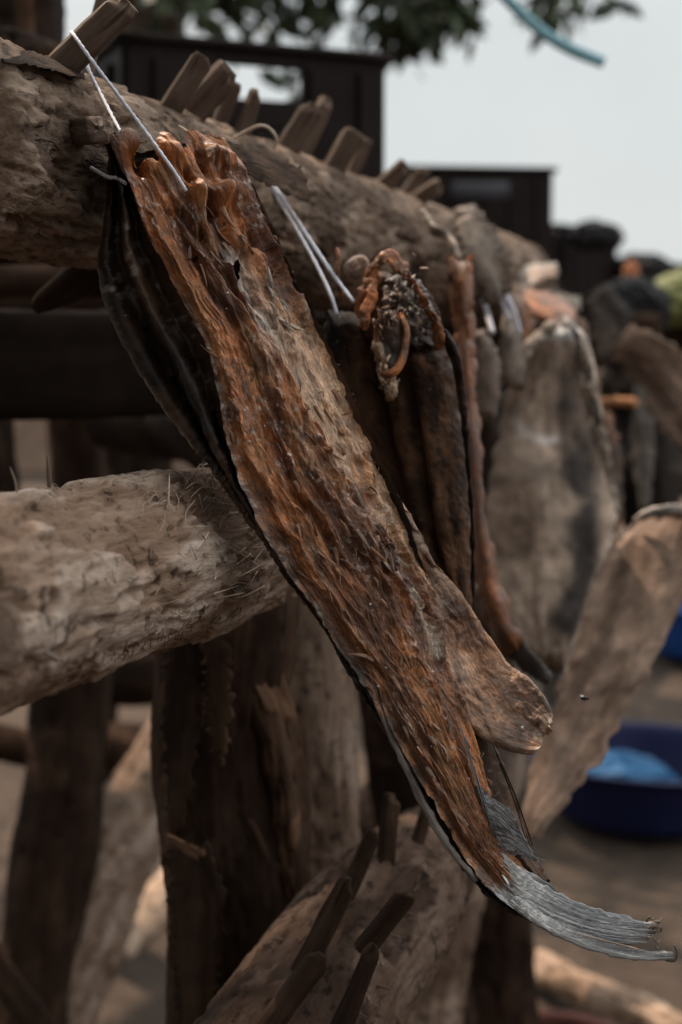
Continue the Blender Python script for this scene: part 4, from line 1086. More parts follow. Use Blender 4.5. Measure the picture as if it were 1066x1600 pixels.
# gnarled main post with its knot and burnt-looking hollow
mb = MB()
def post_disp(r, s, th):
    h, c = bark_disp(.0016, 331, True, .007, 4.0)(r, s, th)
    return h - .010 * np.exp(-((th + 1.3) / .25) ** 2) * (s < .62), c
b0 = G(360, 2600)
tube_px(mb, [(372, 820, 1.12, 96), (364, 940, 1.12, 110), (352, 1080, 1.12, 104), (350, 1200, 1.12, 106), (362, 1310, 1.12, 112), (372, 1420, 1.12, 108), (376, 1600, 1.12, 112), (380, 2100, 1.12, 118), (384, 2660, 1.12, 120)], 120, nv=300, disp=post_disp)
tube_px(mb, [(366, 930, 1.10, 26), (396, 1040, 1.095, 44), (432, 1140, 1.09, 50), (452, 1230, 1.09, 48), (462, 1320, 1.095, 40), (466, 1420, 1.10, 24)], 60, nv=120, disp=bark_disp(.0026, 333, True, .012, 6.0, (1.3, 1.25, 1.2), (2.6, 2.4, 2.2)), sup=3.5, flat=.45, roll=.4)
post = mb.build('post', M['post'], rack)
for k, (rw_p, ct) in enumerate((([(258, 1000, 300, 996, 1.055, 1.045), (254, 1100, 312, 1090, 1.055, 1.045), (258, 1210, 300, 1220, 1.055, 1.045), (264, 1290, 284, 1300, 1.055, 1.05)], .7), ([(318, 985, 352, 980, 1.045, 1.04), (322, 1090, 360, 1080, 1.045, 1.04), (330, 1180, 350, 1190, 1.045, 1.04)], 1.5),
                            ([(262, 1330, 330, 1320, 1.05, 1.035), (264, 1420, 350, 1420, 1.05, 1.03), (270, 1520, 340, 1530, 1.05, 1.03), (280, 1620, 320, 1620, 1.05, 1.035)], .75), ([(256, 1300, 300, 1322, 1.048, 1.035), (270, 1330, 330, 1336, 1.048, 1.033), (300, 1350, 336, 1348, 1.045, 1.035)], 2.6))):
    mb = MB(); slab(mb, rw_p, 90, 40, .004, flatcol(np.array([.8, .78, .76]) * ct, np.array([1.2, 1.15, 1.1]) * ct, 338 + k, (50, 1, 14)), lump(.005, (80, 1, 14), 339 + k), 8, 340 + k); mb.build('bark_plate', M['post'], post)
mb = MB()
tube_px(mb, [(352, 1180, 1.12, 24), (368, 1236, 1.105, 46), (398, 1290, 1.095, 62), (420, 1345, 1.10, 50), (428, 1400, 1.12, 24)], 70, nv=90, disp=bark_disp(.0034, 335, True, .026))
tube_px(mb, [(252, 1350, 1.10, 8), (275, 1326, 1.095, 16), (305, 1306, 1.09, 18), (340, 1286, 1.10, 12)], 40, nv=50, disp=bark_disp(.0022, 337, True, .016))
mb.build('knot', M['post'], post)
timber('post', [(470, 780, 1.30, 62), (492, 920, 1.30, 56), (500, 1100, 1.30, 54), (506, 1280, 1.30, 52), (510, 1500, 1.30, 54), (516, 2400, 1.30, 60)], 'pale_log', rack, 80, 160, .004, .004, 341, ca=(.50, .43, .39), cb=(.78, .71, .67))
# dark boards and braces under the table top
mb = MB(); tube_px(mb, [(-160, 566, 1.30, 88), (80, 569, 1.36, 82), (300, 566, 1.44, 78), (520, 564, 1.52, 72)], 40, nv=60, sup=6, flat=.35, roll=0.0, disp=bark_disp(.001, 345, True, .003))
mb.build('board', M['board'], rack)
timber('brace', [(250, 660, 1.5, 26), (300, 690, 1.45, 28), (400, 760, 1.4, 30)], 'post', rack, 24, 30, seed=347, ca=(.5, .5, .5), cb=(.7, .7, .7))
timber('brace', [(180, 650, 1.9, 52), (260, 665, 1.8, 52), (420, 690, 1.7, 50)], 'post', rack, 24, 30, seed=348, ca=(.5, .5, .5), cb=(.7, .7, .7))
timber('brace', [(210, 640, 2.2, 52), (215, 760, 2.2, 52), (212, 980, 2.2, 54)], 'post', rack, 24, 30, seed=349, ca=(.45, .45, .45), cb=(.6, .6, .6))
timber('brace', [(-20, 640, 2.0, 34), (-6, 760, 2.0, 30), (-2, 900, 2.0, 32)], 'post', rack, 24, 30, seed=350, ca=(.45, .45, .45), cb=(.6, .6, .6))
mb = MB(); tube_px(mb, [(150, 420, 1.0, 20), (120, 440, 1.0, 26), (70, 470, 1.0, 16), (54, 486, 1.0, 5)], 16, nv=24, flat=.4, disp=bark_disp(.001, 351))
mb.build('hanging_bark', M['post'], rack)
# rear rail and cross poles: what the crates stand on
dirv = np.array([.374, .927, -.035]); nrm_ = np.array([-.927, .374, 0.0])
A = P(0, 238, .74)
mb = MB(); ra = A + nrm_ * 1.05 + np.array([0, 0, .0]); tube(mb, [ra - dirv * .3, ra + dirv * 2, ra + dirv * 5.6], [.055, .052, .05], 40, nv=80, disp=bark_disp(.0015, 361, True, .005))
mb.build('rail', M['bark'], rack)
for k in range(13):
    a = A + dirv * (.45 + k * .40) + np.array([0, 0, .01]); mb = MB()
    tube(mb, [a + nrm_ * .0 + np.array([0, 0, .0]), a + nrm_ * .55, a + nrm_ * 1.12], [.022, .024, .022], 18, nv=30, disp=bark_disp(.0012, 370 + k, True, .003), seed=k)
    mb.build('cross_pole', M['post'], rack)
for k, (s_, off) in enumerate(((1.7, 1.05), (3.9, 1.05))):
    a = A + dirv * s_ + nrm_ * off; mb = MB()
    tube(mb, [(a[0], a[1], a[2] - .04), (a[0] + .02, a[1], .6), (a[0], a[1] + .02, -.05)], [.05, .055, .06], 30, nv=50, disp=bark_disp(.0015, 390 + k, True, .008), seed=k)
    mb.build('post', M['post'], rack)

# ================================================================ pegged log leaning at the bottom
pl = empty('pegged_log', P(520, 1480, 1.0), 'thick pale log studded with short dark pegs, slanting up from the bottom edge', 'log')
mb = MB()
PL = [(330, 1830, .80, 160), (440, 1660, .88, 138), (535, 1515, .97, 120), (612, 1415, 1.07, 102), (668, 1345, 1.20, 76), (700, 1306, 1.28, 60)]
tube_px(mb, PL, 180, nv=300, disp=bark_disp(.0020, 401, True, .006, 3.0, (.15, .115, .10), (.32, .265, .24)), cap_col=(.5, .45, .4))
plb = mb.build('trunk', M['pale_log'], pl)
def rpeg(a, b, d0, d1, w, seed): return peg(a[0], a[1], b[0], b[1], d0, d1, w * .76, pl, .3, .9, seed, .9, 'post', 'peg', 3.0)
rpeg((392, 1640), (504, 1490), .80, .80, 46, 41)
rpeg((470, 1520), (548, 1372), .87, .865, 44, 42)
rpeg((540, 1400), (586, 1298), .95, .945, 34, 43)
rpeg((602, 1350), (614, 1240), 1.02, 1.02, 34, 44)
rpeg((644, 1345), (668, 1262), 1.07, 1.07, 26, 45)
rpeg((520, 1640), (584, 1476), .80, .80, 42, 46)
rpeg((568, 1486), (640, 1394), .88, .875, 46, 47)
mb = MB(); g = np.random.default_rng(44)
for _ in range(60):
    x = g.uniform(560, 690); y = lrp(1560, 1340, (x - 560) / 130) + g.normal(20, 40); d = lrp(.86, 1.06, (x - 560) / 130)
    tube_px(mb, [(x, y, d, 1.8), (x + g.normal(0, 8), y + 10, d - .004, 1.5), (x + g.normal(0, 14), y + g.uniform(12, 30), d - .006, .5)], 5, nv=7, col=np.array([.12, .08, .06]) * g.uniform(.5, 1.8))
mb.build('bark_fibre', M['straw'], pl)
# ================================================================ the trestle legs at the lower left
tr = empty('wooden_trestle', P(130, 1300, 2.0), 'shadowed trestle of crooked leaning logs at lower left, behind the pale rail', 'trestle')
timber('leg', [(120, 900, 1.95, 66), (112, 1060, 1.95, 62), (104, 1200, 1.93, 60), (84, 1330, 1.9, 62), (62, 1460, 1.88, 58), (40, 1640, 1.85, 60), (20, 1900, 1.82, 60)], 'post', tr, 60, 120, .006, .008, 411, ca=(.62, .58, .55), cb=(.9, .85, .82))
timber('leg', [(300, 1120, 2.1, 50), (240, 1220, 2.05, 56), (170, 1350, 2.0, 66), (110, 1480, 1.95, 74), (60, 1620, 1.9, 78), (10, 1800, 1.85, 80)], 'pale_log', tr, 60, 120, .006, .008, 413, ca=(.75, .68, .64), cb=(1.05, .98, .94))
timber('cross_bar', [(-60, 1150, 2.25, 26), (20, 1165, 2.3, 28), (60, 1172, 2.3, 26)], 'post', tr, 30, 40, .005, .006, 415, ca=(.9, .8, .75), cb=(1.3, 1.2, 1.1))
timber('cross_bar', [(140, 1170, 2.4, 42), (220, 1178, 2.4, 42), (400, 1196, 2.4, 42)], 'post', tr, 30, 60, .005, .008, 417, ca=(.8, .72, .68), cb=(1.1, 1.0, .95))
timber('cross_bar', [(120, 1050, 2.7, 40), (220, 1060, 2.7, 42), (380, 1050, 2.7, 42)], 'post', tr, 30, 60, .005, .008, 419, ca=(.5, .45, .42), cb=(.7, .66, .64))
mb = MB(); tube_px(mb, [(-90, 1400, 1.5, 46), (0, 1520, 1.45, 44), (60, 1600, 1.42, 42), (160, 1740, 1.38, 42)], 30, nv=60, sup=5, flat=.5, roll=.6, disp=bark_disp(.001, 421, True, .003, ca=(.7, .66, .62), cb=(.95, .9, .88)))
tag(mb.build('plank', M['post'], None), 'dark sawn plank with a pale edge cutting across the bottom left corner', 'plank')
t2 = empty('wooden_trestle', P(770, 1450, 2.3), 'blurred brown trestle legs at bottom centre, behind the curved grey tail', 'trestle')
for k, pts in enumerate(([(720, 1280, 1.75, 60), (690, 1400, 1.72, 62), (660, 1560, 1.70, 64), (640, 1760, 1.68, 66)], [(760, 1200, 2.2, 46), (776, 1380, 2.2, 48), (790, 1560, 2.2, 50), (800, 1700, 2.2, 50)],
                         [(600, 1000, 1.9, 50), (620, 1160, 1.9, 52), (650, 1340, 1.9, 54), (690, 1600, 1.9, 56)], [(700, 1120, 2.1, 34), (650, 1190, 2.05, 36), (560, 1300, 2.0, 40)])):
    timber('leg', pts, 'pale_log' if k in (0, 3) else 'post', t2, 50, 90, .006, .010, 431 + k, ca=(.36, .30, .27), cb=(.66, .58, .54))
# logs and litter on the lit ground at lower left
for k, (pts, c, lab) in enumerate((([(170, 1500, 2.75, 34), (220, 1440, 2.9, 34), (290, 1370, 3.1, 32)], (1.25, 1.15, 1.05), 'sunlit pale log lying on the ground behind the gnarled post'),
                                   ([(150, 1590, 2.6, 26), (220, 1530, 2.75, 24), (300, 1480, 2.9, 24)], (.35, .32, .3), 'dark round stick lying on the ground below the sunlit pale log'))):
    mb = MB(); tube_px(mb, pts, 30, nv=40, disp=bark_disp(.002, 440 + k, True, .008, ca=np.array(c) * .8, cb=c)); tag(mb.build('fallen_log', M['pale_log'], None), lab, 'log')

# ================================================================ crates
def crate(label, c, w, dp, h, rz, handle=True, seed=0):
    """c: front left bottom corner"""
    o = empty('plastic_crate', c, label, 'crate', 'dark plastic crates on the rack')
    cr, sr = math.cos(rz), math.sin(rz)
    def panel(name, ox, oy, ww, ang, hole):
        mb = MB(); t = .012
        hw, hh, hz = .130, .048, h - .026
        rects = []
        if hole:
            x0, x1 = ww / 2 - hw / 2, ww / 2 + hw / 2
            rects += [(0, x0, 0, h), (x1, ww, 0, h), (x0, x1, hz, h)]
            z0 = hz - hh
            # band with a row of small round drain holes, done as narrow bars with gaps
            rects += [(x0, x1, z0 - .040, z0), (x0, x1, 0, z0 - .055)]
            n = 7
            for k in range(n + 1):
                xx = x0 + (x1 - x0) * k / n
                rects.append((xx - .0045, xx + .0045, z0 - .055, z0 - .040))
        else:
            rects += [(0, ww, 0, h)]
        for x0_, x1_, z0_, z1_ in rects:
            lx, lz = (x0_ + x1_) / 2, (z0_ + z1_) / 2
            boxv(mb, (lx, 0, lz), (x1_ - x0_ - .0004, t, z1_ - z0_ - .0004), bev=.0015)
        for k in range(5):
            lx = ww * (k + .5) / 5
            if hole and abs(lx - ww / 2) < hw / 2: continue
            boxv(mb, (lx, -.010, h / 2), (.010, .012, h - .05), bev=.002)
        boxv(mb, (ww / 2, -.011, h * .30), (ww - .002, .011, .012), bev=.002)
        ca, sa = math.cos(ang), math.sin(ang)
        for V in mb.v:
            x, y = V[:, 0].copy(), V[:, 1].copy()
            x, y = ox + x * ca - y * sa, oy + x * sa + y * ca
            V[:, 0] = c[0] + x * cr - y * sr; V[:, 1] = c[1] + x * sr + y * cr; V[:, 2] += c[2]
        mb.build(name, M['crate'], o, smooth=False)
    panel('wall_panel', .007, .006, w - .014, 0, handle)
    panel('wall_panel', w - .007, dp - .006, w - .014, math.pi, handle)
    panel('wall_panel', w - .006, .014, dp - .028, math.pi / 2, False)
    panel('wall_panel', .006, dp - .014, dp - .028, -math.pi / 2, False)
    def loc(x, y, z): return np.array([c[0] + x * cr - y * sr, c[1] + x * sr + y * cr, c[2] + z])
    mb = MB(); e = .004
    loop = [loc(-e, -e, h), loc(w + e, -e, h), loc(w + e, dp + e, h), loc(-e, dp + e, h)]
    for k in range(4):
        a, b = loop[k], loop[(k + 1) % 4]; tube(mb, [a, (a + b) / 2, b], .0065, 16, nv=12, sup=4, roll=0)
    mb.build('rim', M['crate'], o)
    mb = MB(); boxv(mb, (w / 2, dp / 2, .012), (w - .03, dp - .03, .012), bev=.002)
    for V in mb.v:
        x, y = V[:, 0].copy(), V[:, 1].copy(); V[:, 0] = c[0] + x * cr - y * sr; V[:, 1] = c[1] + x * sr + y * cr; V[:, 2] += c[2]
    mb.build('base', M['crate'], o, smooth=False)
def crate_px(label, lx, ly, rx, ry, d0, d1, dp, h, **k):
    a, b = P(lx, ly, d0), P(rx, ry, d1)
    crate(label, np.array([a[0], a[1], a[2] - h]), float(np.hypot(*(b - a)[:2])), dp, h, math.atan2(b[1] - a[1], b[0] - a[0]), **k)
crate_px('large dark plastic crate with an open handle slot, nearest of the crates behind the pegs', 193, 56, 608, 92, 2.0, 2.16, .60, .31)
crate_px('dark crate with a dull grey label panel, right of the row of pegs', 640, 262, 866, 276, 3.9, 3.95, .50, .34, handle=False)
crate_px('dark crate with a stepped top right behind the second crate', 872, 352, 966, 384, 4.6, 4.9, .40, .45, handle=False)
crate_px('low dark crate at the far right end of the rack beside the green sack', 962, 410, 1090, 428, 5.3, 5.5, .40, .40, handle=False)
mb = MB(); p0, p1 = P(706, 285, 3.86), P(796, 309, 3.86)
boxv(mb, (p0 + p1) / 2, (abs(p1[0] - p0[0]), .006, abs(p1[2] - p0[2])), bev=.002, col=(.055, .055, .065))
tag(mb.build('label_panel', M['attr'], bpy.data.objects['plastic_crate.001']))
# sack, bag and the small orange thing at the end of the rack
def sack(name, label, cat, c, rx, ry, rz, col, mat, seed, amp=.18):
    nv, nu = 60, 80
    t = np.linspace(0.02, math.pi - .02, nv); p = np.linspace(0, 2 * math.pi, nu, endpoint=False)
    T, Pp = np.meshgrid(t, p, indexing='ij')
    D = np.stack([np.sin(T) * np.cos(Pp), np.sin(T) * np.sin(Pp), np.cos(T)], -1).reshape(-1, 3)
    k = 1 + amp * fbm(D * 2.2, 4, seed) + amp * .5 * ridge(D * 3.5, 3, seed + 1)
    V = D * np.array([rx, ry, rz]) * k[:, None]; V[:, 2] = np.maximum(V[:, 2], -rz * .8)
    mb = MB(); F = grid_faces(nv, nu, True); F.append(tuple(range(nu))); F.append(tuple(range((nv - 1) * nu, nv * nu))[::-1])
    mb.add(V + c, F, V, col)
    return tag(mb.build(name, M[mat]), label, cat)
sack('sack', 'olive green sack at the right edge, on the far end of the rack', 'sack', P(1072, 474, 3.0), .105, .09, .062, (.16, .165, .06), 'attr', 501)
sack('plastic_bag', 'black plastic bag in front of the green sack on the rack', 'bag', P(990, 486, 2.7), .066, .06, .062, (.006, .0045, .0045), 'attr', 503)
sack('plastic_bag', 'crumpled black bag on top of the stacked crates at right', 'bag', P(930, 372, 4.55), .085, .08, .05, (.012, .010, .011), 'attr', 506, .3)
sack('plastic_bag', 'low black heap of plastic on the crate between the stacked crates and the green sack', 'bag', P(1000, 420, 4.9), .10, .08, .05, (.014, .011, .011), 'attr', 508, .3)
sack('fish_piece', 'small round orange-brown piece of fish sitting on top of the black bag', 'fish piece', P(986, 430, 2.75), .016, .016, .028, (.34, .12, .05), 'attr', 505, .1)

# ================================================================ tubs on the ground
def tub(name, label, c, r, h, col, group=None, inner=None, seed=0):
    prof = [(.0, .0), (.72, .0), (.80, .03), (.90, .55), (.965, .93), (1.05, .94), (1.06, .99), (1.0, 1.0), (.955, .97), (.88, .55), (.77, .06), (.0, .05)]
    n = 72; th = np.linspace(0, 2 * math.pi, n, endpoint=False)
    pr = []
    for a, b in zip(prof[:-1], prof[1:]):
        for k in range(4): pr.append((lrp(a[0], b[0], k / 4), lrp(a[1], b[1], k / 4)))
    pr.append(prof[-1]); pr = np.array(pr); pr[0, 0] = .002; pr[-1, 0] = .002
    V = np.stack([np.outer(pr[:, 0] * r, np.cos(th)), np.outer(pr[:, 0] * r, np.sin(th)), np.outer(pr[:, 1] * h, np.ones(n)) + .004], -1).reshape(-1, 3)
    V[:, 2] += .004 * np.sin(3 * np.arctan2(V[:, 1], V[:, 0]) + seed) * (V[:, 2] / h)
    mb = MB(); mb.add(V + c, grid_faces(len(pr), n, True), V, col)
    o = tag(mb.build(name, M['attr']), label, 'tub', group)
    return o
tc = G(1004, 1268); tub('plastic_tub', 'navy blue plastic tub on the ground with a light blue bag inside', tc, .268, .155, (.010, .012, .045), 'blue plastic tubs on the ground', seed=1)
tc2 = G(1120, 1020); tub('plastic_tub', 'brighter blue tub farther back at the right edge, above the navy tub', tc2, .30, .20, (.012, .05, .20), 'blue plastic tubs on the ground', seed=2)
sack('plastic_bag', 'light blue plastic bag lying inside the navy tub', 'bag', tc + np.array([-.055, -.01, .085]), .115, .09, .058, (.018, .085, .19), 'attr', 511, .22)
tub('clay_basin', 'rust red basin cut off by the bottom edge at lower right', G(880, 1752), .15, .09, (.055, .015, .010), None, seed=3)
for k, (x, y, r) in enumerate(((918, 1572, .018), (956, 1584, .010))):
    sack('pebble', ('pale reddish stone on the ground beside the rust red basin', 'smaller round stone to the right of the pale reddish one')[k], 'stone', G(x, y) + np.array([0, 0, r * .5]), r, r, r * .8, (.42, .24, .17), 'attr', 520 + k, .15)

mb = MB(); tube_px(mb, [(838, 1508, 2.62, 18), (900, 1538, 2.52, 26), (985, 1574, 2.42, 28), (1090, 1624, 2.30, 28)], 40, nv=80, disp=bark_disp(.0025, 447, True, .012, 3.0, (.95, .85, .78), (1.35, 1.25, 1.15)))  # pale log added to stand in for a sunlit strip of ground
tag(mb.build('fallen_log', M['pale_log']), 'pale log added in place of a strip of sunlit sand at the lower right, above the rust red basin', 'log')
# ================================================================ fly in the air
def fly():
    p = P(913, 1091, .80); o = empty('fly', p, 'tiny dark fly hovering in front of the flat beige fillet', 'fly')
    s = .0014; mb = MB()
    tube(mb, [p + np.array([-1.5, 0, .1]) * s, p + np.array([-.6, 0, .1]) * s, p + np.array([.4, 0, 0]) * s, p + np.array([1.0, 0, 0]) * s, p + np.array([1.7, 0, -.1]) * s], np.array([.35, .8, .85, .5, .6]) * s, 16, nv=30, col=(.03, .028, .028))
    for sd in (-1, 1):
        for k in range(3):
            a = p + np.array([.3 - .4 * k, sd * .5, -.4]) * s
            tube(mb, [a, a + np.array([.1 - .2 * k, sd * .7, -.1]) * s, a + np.array([.1 - .3 * k, sd * 1.0, -1.0]) * s], np.array([.10, .09, .05]) * s, 5, nv=8, col=(.02, .018, .018))
    mb.build('body', M['attr'], o)
    for sd in (-1, 1):
        mb = MB(); a = p + np.array([.1, sd * .3, .6]) * s
        tube(mb, [a, a + np.array([-.9, sd * .8, .35]) * s, a + np.array([-2.0, sd * 1.2, .3]) * s], np.array([.12, .55, .18]) * s, 10, nv=14, flat=.08, roll=1.57, col=(.25, .24, .24)); mb.build('wing', M['attr'], o)
fly()

# ================================================================ upper left corner post, rope, far wall
far = empty('timber_shed', P(40, 60, 1.9), 'dark rough timber shed corner at top left, behind the big rail', 'shed')
timber('post', [(20, -200, 1.9, 74), (18, 0, 1.9, 76), (16, 110, 1.9, 78)], 'post', far, 40, 60, .006, .008, 451, sup=4, ca=(.45, .45, .45), cb=(.65, .63, .6))
mb = MB(); tube_px(mb, [(41, -80, 1.76, 9), (41, 30, 1.76, 10), (42, 66, 1.76, 9)], 16, nv=30, sup=4, disp=bark_disp(.001, 452, ca=(1.8, 1.75, 1.7), cb=(2.1, 2.0, 1.95)))
mb.build('batten', M['post'], far)
timber('cross_bar', [(-60, 70, 1.6, 26), (10, 78, 1.58, 28), (60, 92, 1.56, 24), (96, 108, 1.55, 14)], 'post', far, 40, 60, .012, .008, 453, ca=(.6, .58, .56), cb=(.95, .9, .86))
mb = MB(); tube_px(mb, [(740, -60, 2.2, 9), (790, -4, 2.2, 9), (840, 44, 2.2, 9), (890, 76, 2.2, 9.5), (944, 98, 2.2, 9)], 12, nv=50, flat=.5, col=(.22, .40, .46))
tag(mb.build('hanging_rope', M['attr']), 'pale teal strap end hanging against the sky at upper right', 'strap')

# ground: one sheet reaching the horizon
def ground():
    n = 150
    s = np.linspace(-1, 1, n); a = np.sign(s) * (np.abs(s) ** 3.2) * 150 + s * 5
    X, Y = np.meshgrid(a, a + 2.5, indexing='ij'); V = np.stack([X.ravel(), Y.ravel(), np.zeros(X.size)], 1)
    near = np.exp(-(np.hypot(V[:, 0], V[:, 1] - 2.5) / 8) ** 2)
    V[:, 2] = near * .018 * fbm(V * 2.2, 4, 601) - .018
    mb = MB(); f = [q[::-1] for q in grid_faces(n, n)]; mb.add(V, f, V); 
    m, nt, b = newmat('sandy_ground')
    v = coords(nt, (1, 1, 1)); n1 = noise(nt, v, 1.2, 8, .6); n2 = noise(nt, v, 24, 8, .65); n3 = noise(nt, v, 120, 4, .6)
    c = ramp(nt, math_(nt, 'ADD', math_(nt, 'MULTIPLY', n1, .5), math_(nt, 'MULTIPLY', n2, .5)), [(.32, (.030, .022, .017)), (.5, (.062, .044, .033)), (.68, (.125, .085, .062))])
    c = mixc(nt, math_(nt, 'MULTIPLY', ramp(nt, n3, [(.60, 0.0), (.66, 1.0)]), .6), c, (.022, .016, .013))
    nt.links.new(c, b.inputs['Base Color']); b.inputs['Roughness'].default_value = .95; b.inputs['Specular IOR Level'].default_value = .15
    bump(nt, b, math_(nt, 'ADD', n2, math_(nt, 'MULTIPLY', n3, .4)), .8, .02)
    tag(mb.build('ground', m), kind='structure')
ground()
def wall():
    mb = MB(); n, k = 120, 20
    x = np.linspace(-16, 3.2, n); z = np.linspace(0, 1.62, k)
    X, Z = np.meshgrid(x, z, indexing='ij'); Y = 13 + X * .05
    V = np.stack([X.ravel(), Y.ravel(), Z.ravel()], 1); top = V[:, 2] / 1.62
    V[:, 2] += top * .10 * fbm(V * np.array([1.3, 0, 0]), 4, 611); V[:, 1] -= .05 * fbm(V * 2.5, 4, 612)
    B = V.copy(); B[:, 1] += .35
    F = grid_faces(n, k); F2 = [tuple(i + n * k for i in q[::-1]) for q in F]
    ring = [(i * k + k - 1, (i + 1) * k + k - 1, (i + 1) * k + k - 1 + n * k, i * k + k - 1 + n * k) for i in range(n - 1)]
    ends = [(j, j + 1, j + 1 + n * k, j + n * k) for j in range(k - 1)] + [((n - 1) * k + j + 1, (n - 1) * k + j, (n - 1) * k + j + n * k, (n - 1) * k + j + 1 + n * k) for j in range(k - 1)]
    mb.add(np.vstack([V, B]), F + F2 + ring + ends, np.vstack([V, B]))
    tag(mb.build('earth_wall', plain_mat('earth_wall', (.17, .115, .085), .95, .1, .35, 3, .6)), 'low brown earthen wall far behind the rack', 'wall')
wall()

# ================================================================ tree
SUN = np.array([-.42, .52, .98]); SUN /= np.linalg.norm(SUN)
def leaf_cloud(name, spots, mat, parent, seed, size, gaps=None):
    g2 = np.random.default_rng(seed); v = []; f = []; c = []
    for (ctr, rad, cnt, hang) in spots:
        base = np.array([.030, .042, .018]) * g2.uniform(.6, 1.5)
        if hang > .6: cnt = int(cnt * .78)
        for _ in range(cnt):
            o = g2.normal(0, .45, 3); p = ctr + o * rad
            if gaps is not None:
                q = p - gaps[:, :3]; al = q @ SUN
                if np.any((np.linalg.norm(q - al[:, None] * SUN, axis=1) < gaps[:, 3] + .12) & (al > 0)): continue
            ax = g2.normal(0, 1, 3) + np.array([0, 0, -hang]); ax /= np.linalg.norm(ax)
            sd = np.cross(ax, g2.normal(0, 1, 3)); sd /= np.linalg.norm(sd) + 1e-9; nn = np.cross(ax, sd)
            L = size * g2.uniform(.6, 1.25); W = L * g2.uniform(.30, .46)
            k = len(v)
            v += [p, p + ax * L * .35 + sd * W * .5 + nn * L * .05, p + ax * L * .72 + sd * W * .38, p + ax * L - nn * L * .08, p + ax * L * .72 - sd * W * .38, p + ax * L * .35 - sd * W * .5 + nn * L * .05]
            f += [(k, k + 1, k + 5), (k + 1, k + 2, k + 4, k + 5), (k + 2, k + 3, k + 4)]
            c += [base * g2.uniform(.6, 1.5)] * 6
    mb = MB(); mb.add(np.array(v), f, None, np.array(c)); return mb.build(name, mat, parent, smooth=False)
tree = empty('tree', (-1.2, 7.2, 0), 'dark leafy tree standing behind the crates, its low branches crossing the top of the view', 'tree')
mb = MB(); tube(mb, [(-1.2, 7.2, -.1), (-1.15, 7.1, 1.2), (-.9, 6.9, 2.6), (-1.0, 6.4, 4.2), (-1.2, 6.2, 6.0)], [.26, .20, .17, .14, .07], 30, nv=80, disp=bark_disp(.004, 701, True, .02))
mb.build('trunk', M['trunk'], tree)
limbs = [[(-.95, 6.9, 2.5), (-.3, 6.2, 3.0), (.15, 5.6, 3.0), (.55, 5.2, 2.75)], [(-.95, 6.7, 3.2), (.4, 6.0, 3.9), (1.6, 5.2, 4.0)], [(-1.0, 6.4, 4.0), (-2.4, 5.4, 5.2), (-3.2, 4.6, 5.6)],
         [(-1.0, 6.4, 4.2), (-.6, 4.6, 5.6), (-.4, 2.8, 6.0)], [(-.9, 6.9, 2.7), (-1.2, 5.8, 3.0), (-.9, 5.1, 2.85)], [(.15, 5.6, 3.0), (.9, 5.2, 3.0), (1.3, 5.0, 2.8)]]
for l in limbs:
    mb = MB(); tube(mb, l, [.075, .05, .035, .015][:len(l)], 14, nv=40, disp=bark_disp(.003, 702)); mb.build('limb', M['trunk'], tree)
g = np.random.default_rng(71)
spots = []
# low drooping sprays that cross the top of the view
for px, py, d, r, n in ((400, -34, 4.9, .16, 50), (450, -20, 5.0, .20, 90), (520, -6, 5.0, .24, 150), (575, 20, 5.0, .26, 170), (622, 40, 5.0, .20, 120), (640, 62, 5.0, .12, 60), (560, 30, 5.4, .22, 120), (500, 20, 5.4, .2, 60), (600, 75, 5.1, .16, 70), (545, 45, 5.2, .24, 110), (500, 40, 5.2, .10, 26),
                        (300, -26, 4.8, .16, 60), (345, -8, 4.8, .12, 40), (270, -40, 4.8, .15, 40), (690, -10, 4.9, .16, 60), (728, 18, 4.9, .09, 22), (700, 30, 4.9, .10, 16), (858, -10, 4.7, .09, 26), (866, 16, 4.7, .05, 10), (905, -26, 4.7, .10, 18), (958, -6, 4.7, .05, 8)):
    spots.append((P(px, py, d), r, n, .8))
# the crown overhead that shades the rack
R0 = np.array([0.25, 1.3, 1.0])
for k in range(170):
    a = g.uniform(0, 2 * math.pi); rr = 2.9 * math.sqrt(g.random())
    t = 5.4 + g.normal(0, .7) + .12 * rr
    c = R0 + SUN * t + np.array([rr * math.cos(a), rr * math.sin(a), g.normal(0, .35)])
    # keep the crown above the top edge of the view
    if c[1] > .5 and (c[2] - CAM_Z) / c[1] < .47: continue
    spots.append((c, g.uniform(.5, .95), int(g.integers(40, 90)), .4))
GAPS = [(*G(x, y), r) for x, y, r in ((880, 1525, .11), (930, 1545, .11), (985, 1565, .11), (1040, 1590, .12), (1060, 1140, .12), (1075, 1100, .10), (250, 1330, .12), (225, 1400, .12), (250, 1450, .12), (200, 1500, .12), (290, 1500, .12), (210, 1030, .2))]  # openings cut in the unseen crown so sun patches fall on these spots
GAPS += [(*P(x, y, d), r) for x, y, d, r in ((30, 1200, 1.9, .09), (60, 1120, 1.9, .08), (-5, 1320, 1.88, .08), (240, 1180, 2.0, .08))]
GAPS += [(*P(x, y, d), r) for x, y, d, r in ((50, 95, .77, -.06), (105, 125, .80, -.07), (330, 210, .98, -.06), (560, 300, 1.28, -.05), (405, 330, .80, -.07), (605, 400, .91, -.06), (850, 470, 1.6, -.02), (720, 400, 1.16, -.05), (885, 505, 1.45, -.05), (1030, 800, 1.32, -.05), (100, 770, .70, -.05))]
leaf_cloud('crown', spots, M['leaf'], tree, 72, .13, np.array(GAPS))
sky_screen = empty('tree', (.6, -4.6, 0), 'unseen tree added behind the camera to block sky light from the front', 'tree')  # unseen foliage added to cut the sky light from the camera side
mb = MB(); tube(mb, [(.6, -4.6, -.1), (.55, -4.6, 1.5), (.4, -4.4, 3.2), (.2, -4.0, 5.0)], [.24, .18, .15, .07], 24, nv=50, disp=bark_disp(.004, 703, True, .02))
mb.build('trunk', M['trunk'], sky_screen)
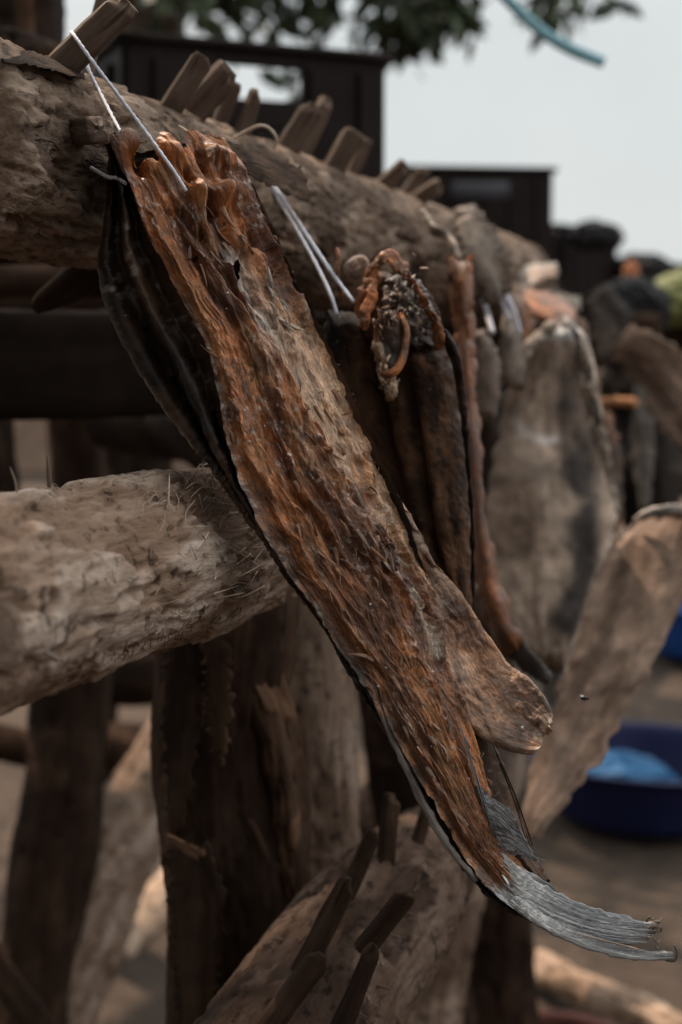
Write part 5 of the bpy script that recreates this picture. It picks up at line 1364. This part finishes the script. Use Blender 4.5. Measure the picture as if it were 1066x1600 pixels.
sp2 = []
for k in range(420):
    a = g.uniform(math.pi * .86, math.pi * 1.74); rr = g.uniform(2.2, 4.6); z = g.uniform(.3, 6.4)
    rr *= math.sqrt(max(.12, 1 - (z / 6.8) ** 2)); sp2.append((np.array([rr * 1.15 * math.cos(a), .2 + rr * math.sin(a), z]), g.uniform(.5, .9), int(g.integers(40, 80)), .4))
leaf_cloud('crown', sp2, M['leaf'], sky_screen, 73, .16)

# ================================================================ world, sun, camera
w = bpy.data.worlds.new('World'); SC.world = w; w.use_nodes = True
nt = w.node_tree; nt.nodes.clear()
out = nt.nodes.new('ShaderNodeOutputWorld'); bg = nt.nodes.new('ShaderNodeBackground'); nt.links.new(bg.outputs[0], out.inputs[0])
sky = nt.nodes.new('ShaderNodeTexSky'); sky.sky_type = 'NISHITA'; sky.sun_disc = False
sky.sun_elevation = math.asin(SUN[2]); sky.sun_rotation = math.atan2(SUN[0], SUN[1]); sky.dust_density = 4; sky.air_density = 1.2
tc_ = nt.nodes.new('ShaderNodeTexCoord')
cl = noise(nt, tc_.outputs['Generated'], 2.2, 5, .55)
fac = ramp(nt, cl, [(.3, .92), (.7, .98)])
cloud = ramp(nt, cl, [(.3, (5.4, 5.75, 5.8)), (.7, (6.5, 6.65, 6.5))])
sx_ = N(nt, 'ShaderNodeSeparateXYZ'); nt.links.new(tc_.outputs['Generated'], sx_.inputs[0])
zen = N(nt, 'ShaderNodeMapRange'); zen.inputs['From Min'].default_value = .22; zen.inputs['From Max'].default_value = .95; zen.inputs['To Min'].default_value = 1.0; zen.inputs['To Max'].default_value = 3.7
nt.links.new(sx_.outputs[2], zen.inputs['Value'])
vm = N(nt, 'ShaderNodeVectorMath', operation='SCALE'); nt.links.new(mixc(nt, fac, sky.outputs[0], cloud), vm.inputs[0]); nt.links.new(zen.outputs[0], vm.inputs['Scale'])
nt.links.new(vm.outputs[0], bg.inputs['Color'])
bg.inputs['Strength'].default_value = .1
sl = bpy.data.lights.new('sun', 'SUN'); sl.energy = 5.0; sl.angle = math.radians(.5); sl.color = (1.0, .82, .64)
so = bpy.data.objects.new('sun', sl); COL.objects.link(so); so.location = tuple(SUN * 20)
so.rotation_euler = Vector(SUN).to_track_quat('Z', 'Y').to_euler()
cam = bpy.data.cameras.new('camera'); co = bpy.data.objects.new('camera', cam); COL.objects.link(co)
cam.sensor_fit = 'VERTICAL'; cam.sensor_height = 36; cam.sensor_width = 24; cam.lens = 50
co.location = (0, 0, CAM_Z); co.rotation_euler = (math.pi / 2 - TILT, 0, 0)
cam.clip_start = .05; cam.clip_end = 1000
cam.dof.use_dof = True; cam.dof.focus_distance = .775; cam.dof.aperture_fstop = 5.6
SC.camera = co
SC.view_settings.view_transform = 'Standard'; SC.view_settings.look = 'None'; SC.view_settings.exposure = .34; SC.view_settings.gamma = 1
